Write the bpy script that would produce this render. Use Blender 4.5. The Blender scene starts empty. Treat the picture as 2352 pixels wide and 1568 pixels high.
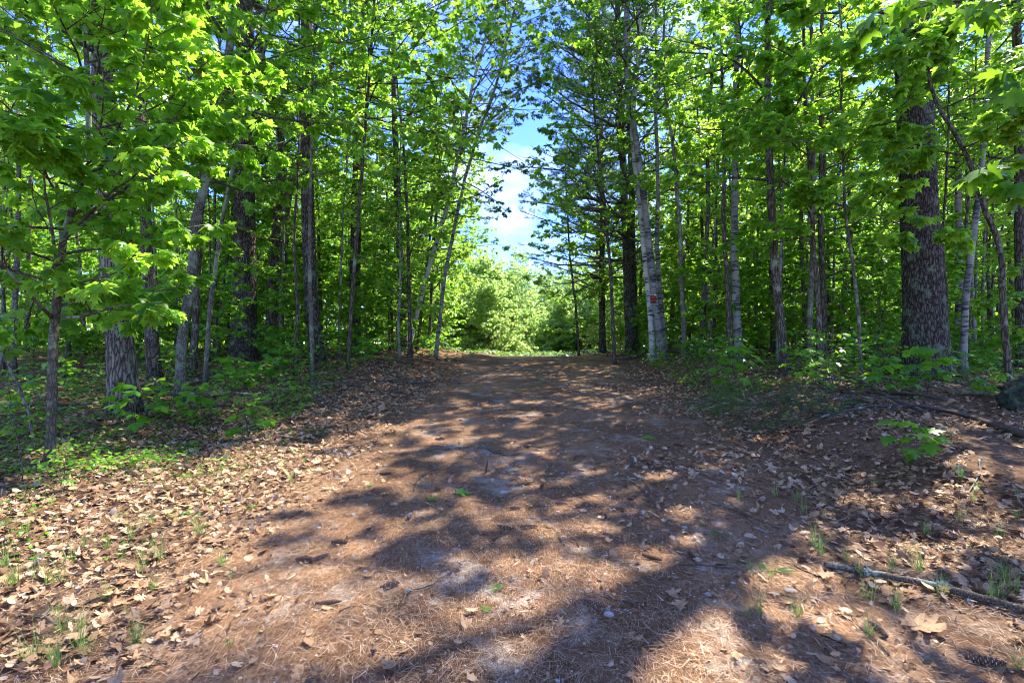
import bpy, math, random
import numpy as np
from mathutils import Vector, Matrix
C = bpy.context.scene.collection
rad = math.radians
# ------------------------------------------------------------------ camera, sky, sun, exposure
CAMZ = 1.6
FPX = 1176.0            # focal length in px of a 2352 px wide picture (18 mm on 36 mm)
HOR = 784.0
cam_d = bpy.data.cameras.new('camera'); cam_d.lens = 18; cam_d.sensor_width = 36
cam_d.clip_start = 0.05; cam_d.clip_end = 2000
cam = bpy.data.objects.new('camera', cam_d); C.objects.link(cam)
cam.location = (0, 0, CAMZ); cam.rotation_euler = (rad(90), 0, 0)
bpy.context.scene.camera = cam
SUN_AZ = 43.0           # degrees to the right of the view direction
SUN_EL = 54.0
w = bpy.data.worlds.new('World'); bpy.context.scene.world = w; w.use_nodes = True
nt = w.node_tree; nt.nodes.clear()
out = nt.nodes.new('ShaderNodeOutputWorld'); bg = nt.nodes.new('ShaderNodeBackground')
sky = nt.nodes.new('ShaderNodeTexSky'); sky.sky_type = 'NISHITA'; sky.sun_disc = False
sky.sun_elevation = rad(SUN_EL); sky.sun_rotation = rad(SUN_AZ)
sky.altitude = 2600; sky.air_density = 0.9; sky.dust_density = 0; sky.ozone_density = 8
tc = nt.nodes.new('ShaderNodeTexCoord'); mp = nt.nodes.new('ShaderNodeMapping')
mp.inputs['Scale'].default_value = (1, 1, 2.2); mp.inputs['Location'].default_value = (0, 0, 0)
nz = nt.nodes.new('ShaderNodeTexNoise'); nz.inputs['Scale'].default_value = 2.1; nz.inputs['Detail'].default_value = 9
nz.inputs['Roughness'].default_value = 0.58
cr = nt.nodes.new('ShaderNodeValToRGB'); cr.color_ramp.elements[0].position = 0.48; cr.color_ramp.elements[1].position = 0.70
cr.color_ramp.elements[0].color = (0, 0, 0, 1); cr.color_ramp.elements[1].color = (.9, .9, .9, 1)
mx = nt.nodes.new('ShaderNodeMixRGB'); mx.inputs['Color2'].default_value = (2.6, 2.8, 3.2, 1)
L = nt.links.new
L(tc.outputs['Generated'], mp.inputs['Vector']); L(mp.outputs[0], nz.inputs['Vector']); L(nz.outputs['Fac'], cr.inputs['Fac'])
L(cr.outputs['Color'], mx.inputs['Fac']); hs0 = nt.nodes.new('ShaderNodeHueSaturation'); hs0.inputs['Saturation'].default_value = 1.12; hs0.inputs['Value'].default_value = .92; hs0.inputs['Hue'].default_value = .52; L(sky.outputs[0], hs0.inputs['Color']); L(hs0.outputs[0], mx.inputs['Color1']); L(mx.outputs[0], bg.inputs['Color'])
bg.inputs['Strength'].default_value = 0.15; L(bg.outputs[0], out.inputs['Surface'])
sd = bpy.data.lights.new('sun', 'SUN'); sd.energy = 3.4; sd.angle = rad(0.53); sd.color = (1, .94, .84)
sun = bpy.data.objects.new('sun', sd); C.objects.link(sun)
SD = Vector((math.sin(rad(SUN_AZ))*math.cos(rad(SUN_EL)), math.cos(rad(SUN_AZ))*math.cos(rad(SUN_EL)), math.sin(rad(SUN_EL))))
sun.rotation_euler = SD.to_track_quat('Z', 'Y').to_euler()
vs = bpy.context.scene.view_settings
vs.view_transform = 'Standard'; vs.look = 'None'; vs.gamma = 1; vs.exposure = 2.5
cy = bpy.context.scene.cycles
cy.max_bounces = 9; cy.diffuse_bounces = 6; cy.transmission_bounces = 6; cy.transparent_max_bounces = 4; cy.glossy_bounces = 2
cy.sample_clamp_indirect = 6; cy.filter_width = 1.05

RNG = np.random.default_rng(7)
# ------------------------------------------------------------------ terrain
def sstep(a, b, x):
    t = np.clip((x-a)/(b-a), 0, 1); return t*t*(3-2*t)
_nr = np.random.default_rng(3)
_W = [(_nr.uniform(-1, 1, 2), _nr.uniform(0, 6.28)) for _ in range(16)]
def wob(x, y, s):
    v = 0
    for i, (k, p) in enumerate(_W):
        q = s*(1+.45*i)
        v = v+np.sin((k[0]*x+k[1]*y)*q+p+1.3*np.sin((k[1]*x-k[0]*y)*q*.7+p))/(1+.35*i)
    return v/4.5
def cx_of(y): return 0.05*np.clip(y, 0, 26)+0.003*np.clip(y-22, 0, 60)**2
def ground(x, y):
    x = np.asarray(x, float); y = np.asarray(y, float)
    up = 0.058*np.clip(y, -30, 15)
    t = np.clip(y-15, 0, 7); crest = 0.058*t-0.0062*t*t
    down = -0.032*np.clip(y-22, 0, 60)
    z = up+crest+down
    dx = x-cx_of(y)
    z = z+.34*sstep(2.3, 4.4, dx)*sstep(0, 5, y)+.30*sstep(2.6, 4.6, -dx)*sstep(9, 16, y)-.10*sstep(3, 6, -dx)*sstep(9, 4, y)
    off = sstep(1.8, 4, np.abs(dx))
    z = z+wob(x, y, .9)*(.02+.07*off)+wob(x+5, y, 4.5)*(.006+.014*off)
    z = z+.10*sstep(1.4, 2.4, np.abs(dx))*sstep(3.3, 2.4, np.abs(dx))*sstep(14, 18, y)
    return z
def G(px, py):
    """point of the ground seen at (px, py) of the 2352 px wide picture"""
    dx = (px-1176)/FPX; dz = -(py-HOR)/FPX
    ts = np.arange(1.2, 60, .01); z = CAMZ+dz*ts; h = ground(dx*ts, ts)
    hit = np.nonzero(z <= h)[0]
    t = ts[hit[0]] if len(hit) else 30.
    return np.array([dx*t, t, float(ground(dx*t, t))])
def gp(x, y): return np.array([x, y, float(ground(x, y))])
def at(px, py, d): return np.array([(px-1176)/FPX*d, d, CAMZ+(HOR-py)/FPX*d])
# ------------------------------------------------------------------ object helpers
def tag(o, label=None, cat=None, group=None, kind=None):
    if label: o['label'] = label
    if cat: o['category'] = cat
    if group: o['group'] = group
    if kind: o['kind'] = kind
    return o
def empty(name, loc=(0, 0, 0), rz=0, **k):
    o = bpy.data.objects.new(name, None); C.objects.link(o); o.location = loc; o.rotation_euler = (0, 0, rz)
    o.empty_display_size = .2
    return tag(o, **k)
def mesh(name, V, F, mats, rnd=None, smooth=True, mi=None):
    """V (n,3), F list of (m,k) int arrays -> mesh datablock"""
    me = bpy.data.meshes.new(name)
    if isinstance(F, np.ndarray): F = [F]
    V = np.asarray(V, np.float32); F = [np.asarray(f, np.int32) for f in F if len(f)]
    me.vertices.add(len(V)); me.vertices.foreach_set('co', V.ravel())
    loops = np.concatenate([f.ravel() for f in F]); tot = np.concatenate([np.full(len(f), f.shape[1], np.int32) for f in F])
    st = np.concatenate([[0], np.cumsum(tot)[:-1]]).astype(np.int32)
    me.loops.add(len(loops)); me.loops.foreach_set('vertex_index', loops)
    me.polygons.add(len(tot)); me.polygons.foreach_set('loop_start', st); me.polygons.foreach_set('loop_total', tot)
    if smooth: me.polygons.foreach_set('use_smooth', np.ones(len(tot), bool))
    for m in (mats if isinstance(mats, (list, tuple)) else [mats]): me.materials.append(m)
    if mi is not None: me.polygons.foreach_set('material_index', np.asarray(mi, np.int32))
    me.update(calc_edges=True)
    if rnd is not None:
        a = me.attributes.new('rnd', 'FLOAT', 'FACE'); a.data.foreach_set('value', np.asarray(rnd, np.float32))
    return me
def link(name, me, parent=None, loc=None, **k):
    o = bpy.data.objects.new(name, me); C.objects.link(o)
    if parent: o.parent = parent
    if loc is not None: o.location = loc
    return tag(o, **k)
def norm(v): return v/np.maximum(np.linalg.norm(v, axis=-1, keepdims=True), 1e-9)
def tubes(groups, sides=6):
    """groups: list of (P (N,K,3), R (N,K), sides) -> V, F"""
    VV = []; FF = []; off = 0
    for P, R, s in groups:
        N, K, _ = P.shape
        T = norm(np.gradient(P, axis=1))
        ref = np.where(np.abs(norm(P[:, -1]-P[:, 0])[:, 2:3]) > .8, np.array([[1., .2, 0]]), np.array([[0., .15, 1.]]))[:, None, :]
        A = norm(np.cross(T, np.broadcast_to(ref, T.shape))); B = np.cross(T, A)
        an = np.linspace(0, 2*np.pi, s, endpoint=False)
        ring = A[:, :, None, :]*np.cos(an)[None, None, :, None]+B[:, :, None, :]*np.sin(an)[None, None, :, None]
        V = P[:, :, None, :]+ring*R[:, :, None, None]
        idx = (np.arange(N)[:, None, None]*K+np.arange(K)[None, :, None])*s+np.arange(s)[None, None, :]+off
        a = idx[:, :-1, :]; b = np.roll(a, -1, axis=2); c = np.roll(idx[:, 1:, :], -1, axis=2); d = idx[:, 1:, :]
        FF.append(np.stack([a, b, c, d], -1).reshape(-1, 4)); VV.append(V.reshape(-1, 3)); off += N*K*s
        if s >= 4:
            for e in (0, K-1):
                cap = idx[:, e, :]; FF.append(cap if e else cap[:, ::-1])
    return np.concatenate(VV), FF
def interp(P, R, pi, t):
    K = P.shape[1]; u = np.clip(t, 0, .9999)*(K-1); i = u.astype(int); f = (u-i)[:, None]
    p0 = P[pi, i]; p1 = P[pi, i+1]; r = R[pi, i]*(1-f[:, 0])+R[pi, i+1]*f[:, 0]
    return p0*(1-f)+p1*f, norm(p1-p0), r
def grow(start, d, Ln, K, rng, jit=.12, lift=0., rt=.003, r0=None):
    """polylines from start in direction d, random walk, lift bends up (+) or down (-)"""
    N = len(start); P = np.zeros((N, K, 3)); P[:, 0] = start; dd = norm(d.copy())
    st = (Ln/(K-1))[:, None]
    for k in range(1, K):
        P[:, k] = P[:, k-1]+dd*st
        dd = norm(dd+rng.normal(0, jit, (N, 3))+np.array([0, 0, lift])/(K-1))
    tt = np.linspace(0, 1, K)[None]
    R = r0[:, None]*(1-tt)**.8+rt
    return P, R
def kids(P, R, m, rng, t0, t1, ang, Lf, K, jit=.12, lift=0., up=.1, rt=.0015, rr=.55, alt=True, flat=.6, drop=0.):
    N = len(P); pi = np.repeat(np.arange(N), m)
    t = (np.tile((np.arange(m)+.5)/m, N)+rng.uniform(-.4, .4, N*m)/m)*(t1-t0)+t0
    if drop: k = rng.random(len(t)) > drop; pi = pi[k]; t = t[k]
    p, T, r = interp(P, R, pi, t)
    S = norm(np.cross(T, np.array([0, 0, 1.]))+rng.normal(0, .001, T.shape))
    sg = np.where(np.tile(np.arange(m), N)[:len(t)] % 2, 1., -1.) if not drop else np.where(rng.random(len(t)) > .5, 1., -1.)
    S = norm(S*sg[:, None]+np.cross(T, S)*rng.normal(0, flat, (len(t), 1)))
    a = rad(ang)*rng.uniform(.75, 1.25, len(t))[:, None]
    d = T*np.cos(a)+S*np.sin(a)+np.array([0, 0, up])
    PL = np.linalg.norm(np.diff(P, axis=1), axis=2).sum(1)[pi]
    Ln = PL*Lf*(1.05-t*.75)*rng.uniform(.6, 1.2, len(t))
    return grow(p, d, Ln, K, rng, jit, lift, rt, r*rr)
# ------------------------------------------------------------------ leaf shapes (x across, y along, z normal)
def tmpl(half, cyy, fold=.22, droop=.25, curl=0.):
    o = np.array(half+[(-x, y) for x, y in half[-2:0:-1]], float)
    o = np.vstack([o, [0, cyy]]); n = len(o)-1
    z = -fold*np.abs(o[:, 0])-droop*o[:, 1]**2+curl*o[:, 0]**2
    z[-1] = -droop*cyy**2
    F = np.array([[i, (i+1) % n, n] for i in range(n)])
    return np.column_stack([o, z]), F
MAPLE = tmpl([(0, 0), (.20, -.09), (.46, -.03), (.36, .14), (.58, .24), (.74, .50), (.50, .47), (.30, .43), (.27, .58), (.36, .72), (.17, .76), (0, 1.05)], .30)
MAPLE_M = tmpl([(0, 0), (.40, -.04), (.70, .48), (.26, .46), (.28, .70), (0, 1.05)], .30)
LEAF_S = tmpl([(0, 0), (.42, .28), (0, 1.)], .34)
LEAF_T = (np.array([[0, 0, 0], [.38, .42, -.08], [0, 1., -.2], [-.38, .42, -.08]]), np.array([[0, 1, 2], [0, 2, 3]]))
BIRCH = tmpl([(0, 0), (.34, .18), (.36, .40), (0, 1.)], .3, .15, .15)
OAK = tmpl([(0, 0), (.05, .14), (.26, .16), (.12, .28), (.36, .42), (.38, .50), (.14, .50), (.40, .72), (.34, .78), (.14, .72), (.20, .92), (0, 1.)], .45, .1, .1)
BEECH = tmpl([(0, 0), (.20, .12), (.34, .38), (.28, .66), (.12, .88), (0, 1.)], .45, .15, .2)
TORN = tmpl([(0, 0), (.10, .12), (.38, .10), (.30, .36), (.52, .48), (.22, .62), (.10, .60), (.04, .74)], .35, .1, .3)
OAK2 = tmpl([(0, 0), (.10, .10), (.22, .24), (.12, .34), (.34, .50), (.20, .60), (.24, .80), (0, 1.)], .45, .3, .4)
NEEDLE = (np.array([[-.012, 0, 0], [.012, 0, 0], [0, 1., -.1]]), np.array([[0, 1, 2]]))
def leaves(T, pos, d, n, size, rng, bend=0.):
    tv, tf = T; N = len(pos); k = len(tv)
    d = norm(d); X = norm(np.cross(d, n)); Z = np.cross(X, d)
    if np.ndim(bend) == 0: bend = np.full(N, bend)
    wx = rng.uniform(.82, 1.15, N)
    lx = tv[None, :, 0]*wx[:, None]; ly = tv[None, :, 1]*np.ones((N, 1))
    lz = tv[None, :, 2]*rng.uniform(.3, 1.7, N)[:, None]+bend[:, None]*lx**2+bend[:, None]*.6*(ly-.4)**2
    V = pos[:, None]+(lx[..., None]*X[:, None]+ly[..., None]*d[:, None]+lz[..., None]*Z[:, None])*np.asarray(size)[:, None, None]
    F = (tf[None]+np.arange(N)[:, None, None]*k).reshape(-1, 3)
    return V.reshape(-1, 3), F, np.repeat(rng.random(N), len(tf))
def twig_leaves(P, R, m, T, size, rng, t0=.15, ang=55, pet=.35, hang=.35, tilt=.35, var=.3, flat=True):
    N = len(P); pi = np.repeat(np.arange(N), m)
    t = (np.tile((np.arange(m)+.5)/m, N)+rng.uniform(-.3, .3, N*m)/m)*(1-t0)+t0
    p, Tn, r = interp(P, R, pi, t)
    S = norm(np.cross(Tn, np.array([0, 0, 1.]))+rng.normal(0, .01, Tn.shape))*np.where(np.tile(np.arange(m), N) % 2, 1, -1)[:, None]
    S = norm(S+rng.normal(0, .3, S.shape))
    a = rad(ang)*rng.uniform(.4, 1.4, N*m)[:, None]
    d = norm(Tn*np.cos(a)+S*np.sin(a)); sz = size*rng.uniform(1-var, 1+var, N*m)
    p = p+d*(pet*sz)[:, None]
    d = norm(d+np.array([0, 0, -1.])*(hang*rng.uniform(.2, 2., (N*m, 1))))
    n = norm(np.array([0, 0, 1.])+rng.normal(0, tilt, (N*m, 3)))
    return leaves(T, p, d, n, sz, rng)
# ------------------------------------------------------------------ materials
def newmat(name):
    m = bpy.data.materials.new(name); m.use_nodes = True; m.node_tree.nodes.clear()
    return m, m.node_tree.nodes.new, m.node_tree.links.new
def ramp(nn, stops):
    r = nn('ShaderNodeValToRGB'); e = r.color_ramp.elements
    while len(e) < len(stops): e.new(.5)
    for el, (p, c) in zip(e, stops): el.position = p; el.color = (*c, 1)
    return r
def leafmat(name, cols, trans, tmix=.45, rough=.42, spec=.35):
    m, nn, ll = newmat(name); o = nn('ShaderNodeOutputMaterial'); at_ = nn('ShaderNodeAttribute'); at_.attribute_name = 'rnd'
    r = ramp(nn, [(i/(len(cols)-1), c) for i, c in enumerate(cols)]); ll(at_.outputs['Fac'], r.inputs['Fac'])
    oi = nn('ShaderNodeObjectInfo'); hs = nn('ShaderNodeHueSaturation')
    mr = nn('ShaderNodeMapRange'); mr.inputs['To Min'].default_value = .485; mr.inputs['To Max'].default_value = .512
    ll(oi.outputs['Random'], mr.inputs['Value']); ll(mr.outputs[0], hs.inputs['Hue']); ll(r.outputs[0], hs.inputs['Color'])
    p = nn('ShaderNodeBsdfPrincipled'); ll(hs.outputs[0], p.inputs['Base Color']); p.inputs['Roughness'].default_value = rough
    p.inputs['Specular IOR Level'].default_value = spec
    t = nn('ShaderNodeBsdfTranslucent'); mc = nn('ShaderNodeMixRGB'); mc.blend_type = 'MULTIPLY'; mc.inputs[0].default_value = 1
    r2 = ramp(nn, [(0, tuple(c*.75 for c in trans)), (1, tuple(min(c*1.25, 1) for c in trans))]); ll(at_.outputs['Fac'], r2.inputs['Fac'])
    ll(r2.outputs[0], t.inputs['Color'])
    mi = nn('ShaderNodeMixShader'); mi.inputs[0].default_value = tmix
    ll(p.outputs[0], mi.inputs[1]); ll(t.outputs[0], mi.inputs[2]); ll(mi.outputs[0], o.inputs['Surface'])
    return m
def bark(name, dark, light, sc=9, zs=.22, lich=.35, lcol=(.27, .32, .20), bump=.6, bd=.03):
    m, nn, ll = newmat(name); o = nn('ShaderNodeOutputMaterial'); tc = nn('ShaderNodeTexCoord')
    mp = nn('ShaderNodeMapping'); mp.inputs['Scale'].default_value = (sc, sc, sc*zs); ll(tc.outputs['Object'], mp.inputs['Vector'])
    wn = nn('ShaderNodeTexNoise'); wn.inputs['Scale'].default_value = 2.2; ll(mp.outputs[0], wn.inputs['Vector'])
    ad = nn('ShaderNodeMixRGB'); ad.blend_type = 'ADD'; ad.inputs[0].default_value = .55; ll(mp.outputs[0], ad.inputs[1]); ll(wn.outputs['Color'], ad.inputs[2])
    v = nn('ShaderNodeTexVoronoi'); v.feature = 'DISTANCE_TO_EDGE'; v.inputs['Scale'].default_value = 1.6; ll(ad.outputs[0], v.inputs['Vector'])
    n = nn('ShaderNodeTexNoise'); n.inputs['Scale'].default_value = 14; n.inputs['Detail'].default_value = 6; ll(ad.outputs[0], n.inputs['Vector'])
    r = ramp(nn, [(0, dark), (.10, tuple(.6*a+.4*b for a, b in zip(dark, light))), (.3, light)]); ll(v.outputs['Distance'], r.inputs['Fac'])
    m1 = nn('ShaderNodeMixRGB'); m1.blend_type = 'MULTIPLY'; m1.inputs[0].default_value = .8
    r1 = ramp(nn, [(.3, (.45, .43, .42)), (.7, (1.25, 1.2, 1.15))]); ll(n.outputs['Fac'], r1.inputs['Fac']); ll(r.outputs[0], m1.inputs[1]); ll(r1.outputs[0], m1.inputs[2])
    ln = nn('ShaderNodeTexNoise'); ln.inputs['Scale'].default_value = 3.2; ln.inputs['Detail'].default_value = 9; ln.inputs['Roughness'].default_value = .68
    ll(tc.outputs['Object'], ln.inputs['Vector'])
    r2 = ramp(nn, [(.62-.22*lich, (0, 0, 0)), (.70-.22*lich, (.8, .8, .8))]); ll(ln.outputs['Fac'], r2.inputs['Fac'])
    m2 = nn('ShaderNodeMixRGB'); m2.inputs[2].default_value = (*lcol, 1); ll(r2.outputs[0], m2.inputs[0]); ll(m1.outputs[0], m2.inputs[1])
    p = nn('ShaderNodeBsdfPrincipled'); p.inputs['Roughness'].default_value = .95; p.inputs['Specular IOR Level'].default_value = .15
    ll(m2.outputs[0], p.inputs['Base Color'])
    mu = nn('ShaderNodeMath'); mu.operation = 'MULTIPLY_ADD'; mu.inputs[1].default_value = .25; ll(n.outputs['Fac'], mu.inputs[0])
    cl = nn('ShaderNodeMath'); cl.operation = 'MINIMUM'; cl.inputs[1].default_value = .3; ll(v.outputs['Distance'], cl.inputs[0]); ll(cl.outputs[0], mu.inputs[2])
    b = nn('ShaderNodeBump'); b.inputs['Strength'].default_value = bump; b.inputs['Distance'].default_value = bd*4; ll(mu.outputs[0], b.inputs['Height']); ll(b.outputs[0], p.inputs['Normal'])
    ll(p.outputs[0], o.inputs['Surface']); return m
def birchmat(name, base, mark, th=.60):
    m, nn, ll = newmat(name); o = nn('ShaderNodeOutputMaterial'); tc = nn('ShaderNodeTexCoord')
    mp = nn('ShaderNodeMapping'); mp.inputs['Scale'].default_value = (5, 5, 26); ll(tc.outputs['Object'], mp.inputs['Vector'])
    n = nn('ShaderNodeTexNoise'); n.inputs['Scale'].default_value = 1; n.inputs['Detail'].default_value = 4; ll(mp.outputs[0], n.inputs['Vector'])
    r = ramp(nn, [(th, (0, 0, 0)), (th+.05, (1, 1, 1))])
    nb = nn('ShaderNodeTexNoise'); nb.inputs['Scale'].default_value = 2.5; nb.inputs['Detail'].default_value = 3; ll(tc.outputs['Object'], nb.inputs['Vector'])
    ma = nn('ShaderNodeMath'); ma.operation = 'MULTIPLY_ADD'; ma.inputs[1].default_value = .8; ma.inputs[2].default_value = -.40; ll(nb.outputs['Fac'], ma.inputs[0])
    mb = nn('ShaderNodeMath'); ll(n.outputs['Fac'], mb.inputs[0]); ll(ma.outputs[0], mb.inputs[1]); ll(mb.outputs[0], r.inputs['Fac'])
    n2 = nn('ShaderNodeTexNoise'); n2.inputs['Scale'].default_value = 3.5; n2.inputs['Detail'].default_value = 7; ll(tc.outputs['Object'], n2.inputs['Vector'])
    r2 = ramp(nn, [(.35, tuple(c*.55 for c in base)), (.6, base)]); ll(n2.outputs['Fac'], r2.inputs['Fac'])
    mm = nn('ShaderNodeMixRGB'); ll(r.outputs[0], mm.inputs[0]); ll(r2.outputs[0], mm.inputs[1]); mm.inputs[2].default_value = (*mark, 1)
    p = nn('ShaderNodeBsdfPrincipled'); p.inputs['Roughness'].default_value = .8; ll(mm.outputs[0], p.inputs['Base Color'])
    b = nn('ShaderNodeBump'); b.inputs['Strength'].default_value = .4; b.inputs['Distance'].default_value = .02; ll(n.outputs['Fac'], b.inputs['Height']); ll(b.outputs[0], p.inputs['Normal'])
    ll(p.outputs[0], o.inputs['Surface']); return m
def plain(name, stops, rough=.9, sc=20, tr=0., spec=.2, attr=False, mott=0):
    m, nn, ll = newmat(name); o = nn('ShaderNodeOutputMaterial')
    r = ramp(nn, stops)
    if attr: a = nn('ShaderNodeAttribute'); a.attribute_name = 'rnd'; ll(a.outputs['Fac'], r.inputs['Fac'])
    else:
        tc = nn('ShaderNodeTexCoord'); n = nn('ShaderNodeTexNoise'); n.inputs['Scale'].default_value = sc; n.inputs['Detail'].default_value = 6
        ll(tc.outputs['Object'], n.inputs['Vector']); ll(n.outputs['Fac'], r.inputs['Fac'])
    if mott:
        g = nn('ShaderNodeNewGeometry'); n = nn('ShaderNodeTexNoise'); n.inputs['Scale'].default_value = mott; n.inputs['Detail'].default_value = 5; n.inputs['Roughness'].default_value = .7; ll(g.outputs['Position'], n.inputs['Vector'])
        q = ramp(nn, [(.32, (.55, .48, .42)), (.46, (.92, .9, .88)), (.62, (1.15, 1.1, 1.05))]); ll(n.outputs['Fac'], q.inputs['Fac'])
        x = nn('ShaderNodeMixRGB'); x.blend_type = 'MULTIPLY'; x.inputs[0].default_value = 1; ll(r.outputs[0], x.inputs[1]); ll(q.outputs[0], x.inputs[2]); r = x
    p = nn('ShaderNodeBsdfPrincipled'); p.inputs['Roughness'].default_value = rough; p.inputs['Specular IOR Level'].default_value = spec; ll(r.outputs[0], p.inputs['Base Color'])
    if tr:
        t = nn('ShaderNodeBsdfTranslucent'); ll(r.outputs[0], t.inputs['Color']); mi = nn('ShaderNodeMixShader'); mi.inputs[0].default_value = tr
        ll(p.outputs[0], mi.inputs[1]); ll(t.outputs[0], mi.inputs[2]); ll(mi.outputs[0], o.inputs['Surface'])
    else: ll(p.outputs[0], o.inputs['Surface'])
    return m
M = {}
M['maple'] = leafmat('maple_leaf', [(.035, .12, .012), (.065, .185, .014), (.10, .245, .016), (.20, .33, .03)], (.40, .70, .05), .54)
M['oakleaf'] = leafmat('oak_leaf', [(.04, .14, .012), (.06, .19, .016), (.08, .22, .02)], (.30, .56, .025), .45)
M['pale'] = leafmat('haze_tint_leaf', [(.14, .30, .07), (.22, .40, .12), (.32, .46, .18)], (.60, .78, .22), .55, .5)  # leaf colour paled to stand in for sun and haze past the crest
M['sunlit_tint'] = leafmat('sunlit_tint_leaf', [(.08, .22, .025), (.13, .30, .04), (.20, .36, .06)], (.55, .80, .08), .58)  # maple green lightened so the deep woods look sunlit, light put into the colour
M['bough'] = leafmat('bough_needle', [(.025, .07, .02), (.04, .10, .025), (.10, .08, .03)], (.10, .22, .04), .3, .7, .1)
M['birchleaf'] = leafmat('birch_leaf', [(.05, .12, .025), (.08, .17, .03), (.10, .17, .04)], (.24, .40, .05), .42)
M['needle'] = leafmat('pine_needle', [(.055, .13, .05), (.08, .18, .07), (.12, .22, .09)], (.22, .38, .12), .35, .7, .15)
M['seedling'] = leafmat('seedling_leaf', [(.04, .16, .012), (.07, .22, .016), (.10, .27, .02)], (.28, .56, .025), .42)
M['grass'] = leafmat('grass_blade', [(.07, .16, .03), (.13, .22, .05), (.24, .28, .10)], (.22, .40, .06), .35)
M['bark_pine'] = bark('pine_bark', (.022, .016, .012), (.25, .22, .17), 15, .28, .38, bump=1., bd=.05)
M['bark_oak'] = bark('oak_bark', (.028, .020, .016), (.32, .275, .21), 14, .18, .35)
M['bark_grey'] = bark('grey_bark', (.07, .06, .045), (.24, .215, .165), 18, .4, .55, bump=.5)
M['bark_dark'] = bark('dark_bark', (.032, .026, .019), (.20, .165, .12), 14, .2, .3)
M['bark_twig'] = bark('twig_bark', (.055, .048, .035), (.16, .14, .105), 20, .3, .4, bump=.2)
M['bark_stick'] = bark('stick_bark', (.03, .024, .02), (.15, .125, .095), 60, .3, .32, (.30, .34, .28), bump=.5, bd=.004)
M['birch'] = birchmat('white_birch_bark', (.50, .48, .40), (.05, .04, .035))
M['birch_grey'] = birchmat('grey_birch_bark', (.24, .23, .185), (.04, .035, .03), .54)
M['dryleaf'] = plain('dry_leaf', [(0, (.10, .055, .03)), (.2, (.22, .13, .07)), (.5, (.33, .215, .12)), (.8, (.43, .305, .185)), (1, (.47, .38, .27))], .85, attr=True, tr=.15, mott=38)
M['needles_dry'] = plain('dry_needle', [(0, (.06, .031, .018)), (.4, (.19, .105, .055)), (.75, (.37, .24, .14)), (1, (.62, .46, .31))], .8, attr=True)
M['stone'] = plain('stone', [(.3, (.14, .135, .125)), (.5, (.28, .27, .245)), (.7, (.46, .44, .39))], .85, 9)
M['grit'] = plain('grit', [(0, (.15, .14, .13)), (.5, (.30, .28, .25)), (1, (.52, .48, .42))], .9, attr=True)
M['cone'] = plain('cone_scale', [(0, (.08, .045, .026)), (.55, (.20, .115, .065)), (.8, (.38, .26, .17)), (1, (.55, .43, .32))], .8, attr=True)
M['lichen'] = plain('lichen', [(.3, (.28, .34, .30)), (.7, (.50, .56, .50))], .95, 30)
M['boulder'] = plain('boulder_stone', [(.38, (.015, .016, .014)), (.50, (.04, .042, .036)), (.58, (.03, .055, .018)), (.72, (.10, .11, .09))], .95, 5)
# ground
m, nn, ll = newmat('forest_ground'); M['ground'] = m
o = nn('ShaderNodeOutputMaterial'); tc = nn('ShaderNodeTexCoord'); ra = nn('ShaderNodeAttribute'); ra.attribute_name = 'road'
def noise(sc, det=6, ro=.6, vec=None, dist=0.):
    n = nn('ShaderNodeTexNoise'); n.inputs['Scale'].default_value = sc; n.inputs['Detail'].default_value = det; n.inputs['Roughness'].default_value = ro
    n.inputs['Distortion'].default_value = dist
    ll(vec or tc.outputs['Object'], n.inputs['Vector']); return n
def fibre(rot, sc):
    mp = nn('ShaderNodeMapping'); mp.inputs['Rotation'].default_value = (0, 0, rot); mp.inputs['Scale'].default_value = (sc, sc*.09, sc); ll(tc.outputs['Object'], mp.inputs['Vector'])
    return noise(1, 3, .6, mp.outputs[0], .8)
def mixc(a, b, f, mode='MIX'):
    x = nn('ShaderNodeMixRGB'); x.blend_type = mode
    for s, v in ((0, f), (1, a), (2, b)):
        if isinstance(v, (int, float)): x.inputs[s].default_value = v
        elif isinstance(v, tuple): x.inputs[s].default_value = (*v, 1)
        else: ll(v, x.inputs[s])
    return x.outputs[0]
f1, f2, f3 = fibre(.4, 260), fibre(1.7, 230), fibre(2.7, 280)
fm = mixc(f1.outputs['Fac'], f2.outputs['Fac'], .5); fm = mixc(fm, f3.outputs['Fac'], .4)
fr = ramp(nn, [(.37, (.034, .019, .011)), (.47, (.15, .076, .037)), (.54, (.27, .146, .072)), (.64, (.56, .40, .25))]); ll(fm, fr.inputs['Fac'])
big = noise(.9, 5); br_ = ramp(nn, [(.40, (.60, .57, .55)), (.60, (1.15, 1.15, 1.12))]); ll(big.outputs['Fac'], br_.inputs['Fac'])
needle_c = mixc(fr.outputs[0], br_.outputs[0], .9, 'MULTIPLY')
gn = noise(2.1, 11, .78); gr = ramp(nn, [(.53, (0, 0, 0)), (.64, (.85, .85, .85))]); ll(gn.outputs['Fac'], gr.inputs['Fac'])
gt = noise(140, 3, .7); gtr = ramp(nn, [(.35, (.16, .13, .10)), (.5, (.36, .31, .24)), (.66, (.70, .63, .52))]); ll(gt.outputs['Fac'], gtr.inputs['Fac'])
mul = nn('ShaderNodeMath'); mul.operation = 'MULTIPLY'; ll(gr.outputs[0], mul.inputs[0]); ll(ra.outputs['Fac'], mul.inputs[1])
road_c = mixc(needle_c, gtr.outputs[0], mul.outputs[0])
dn = noise(24, 7, .7); dr = ramp(nn, [(.35, (.045, .028, .016)), (.52, (.13, .075, .04)), (.7, (.26, .17, .10))]); ll(dn.outputs['Fac'], dr.inputs['Fac'])
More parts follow.
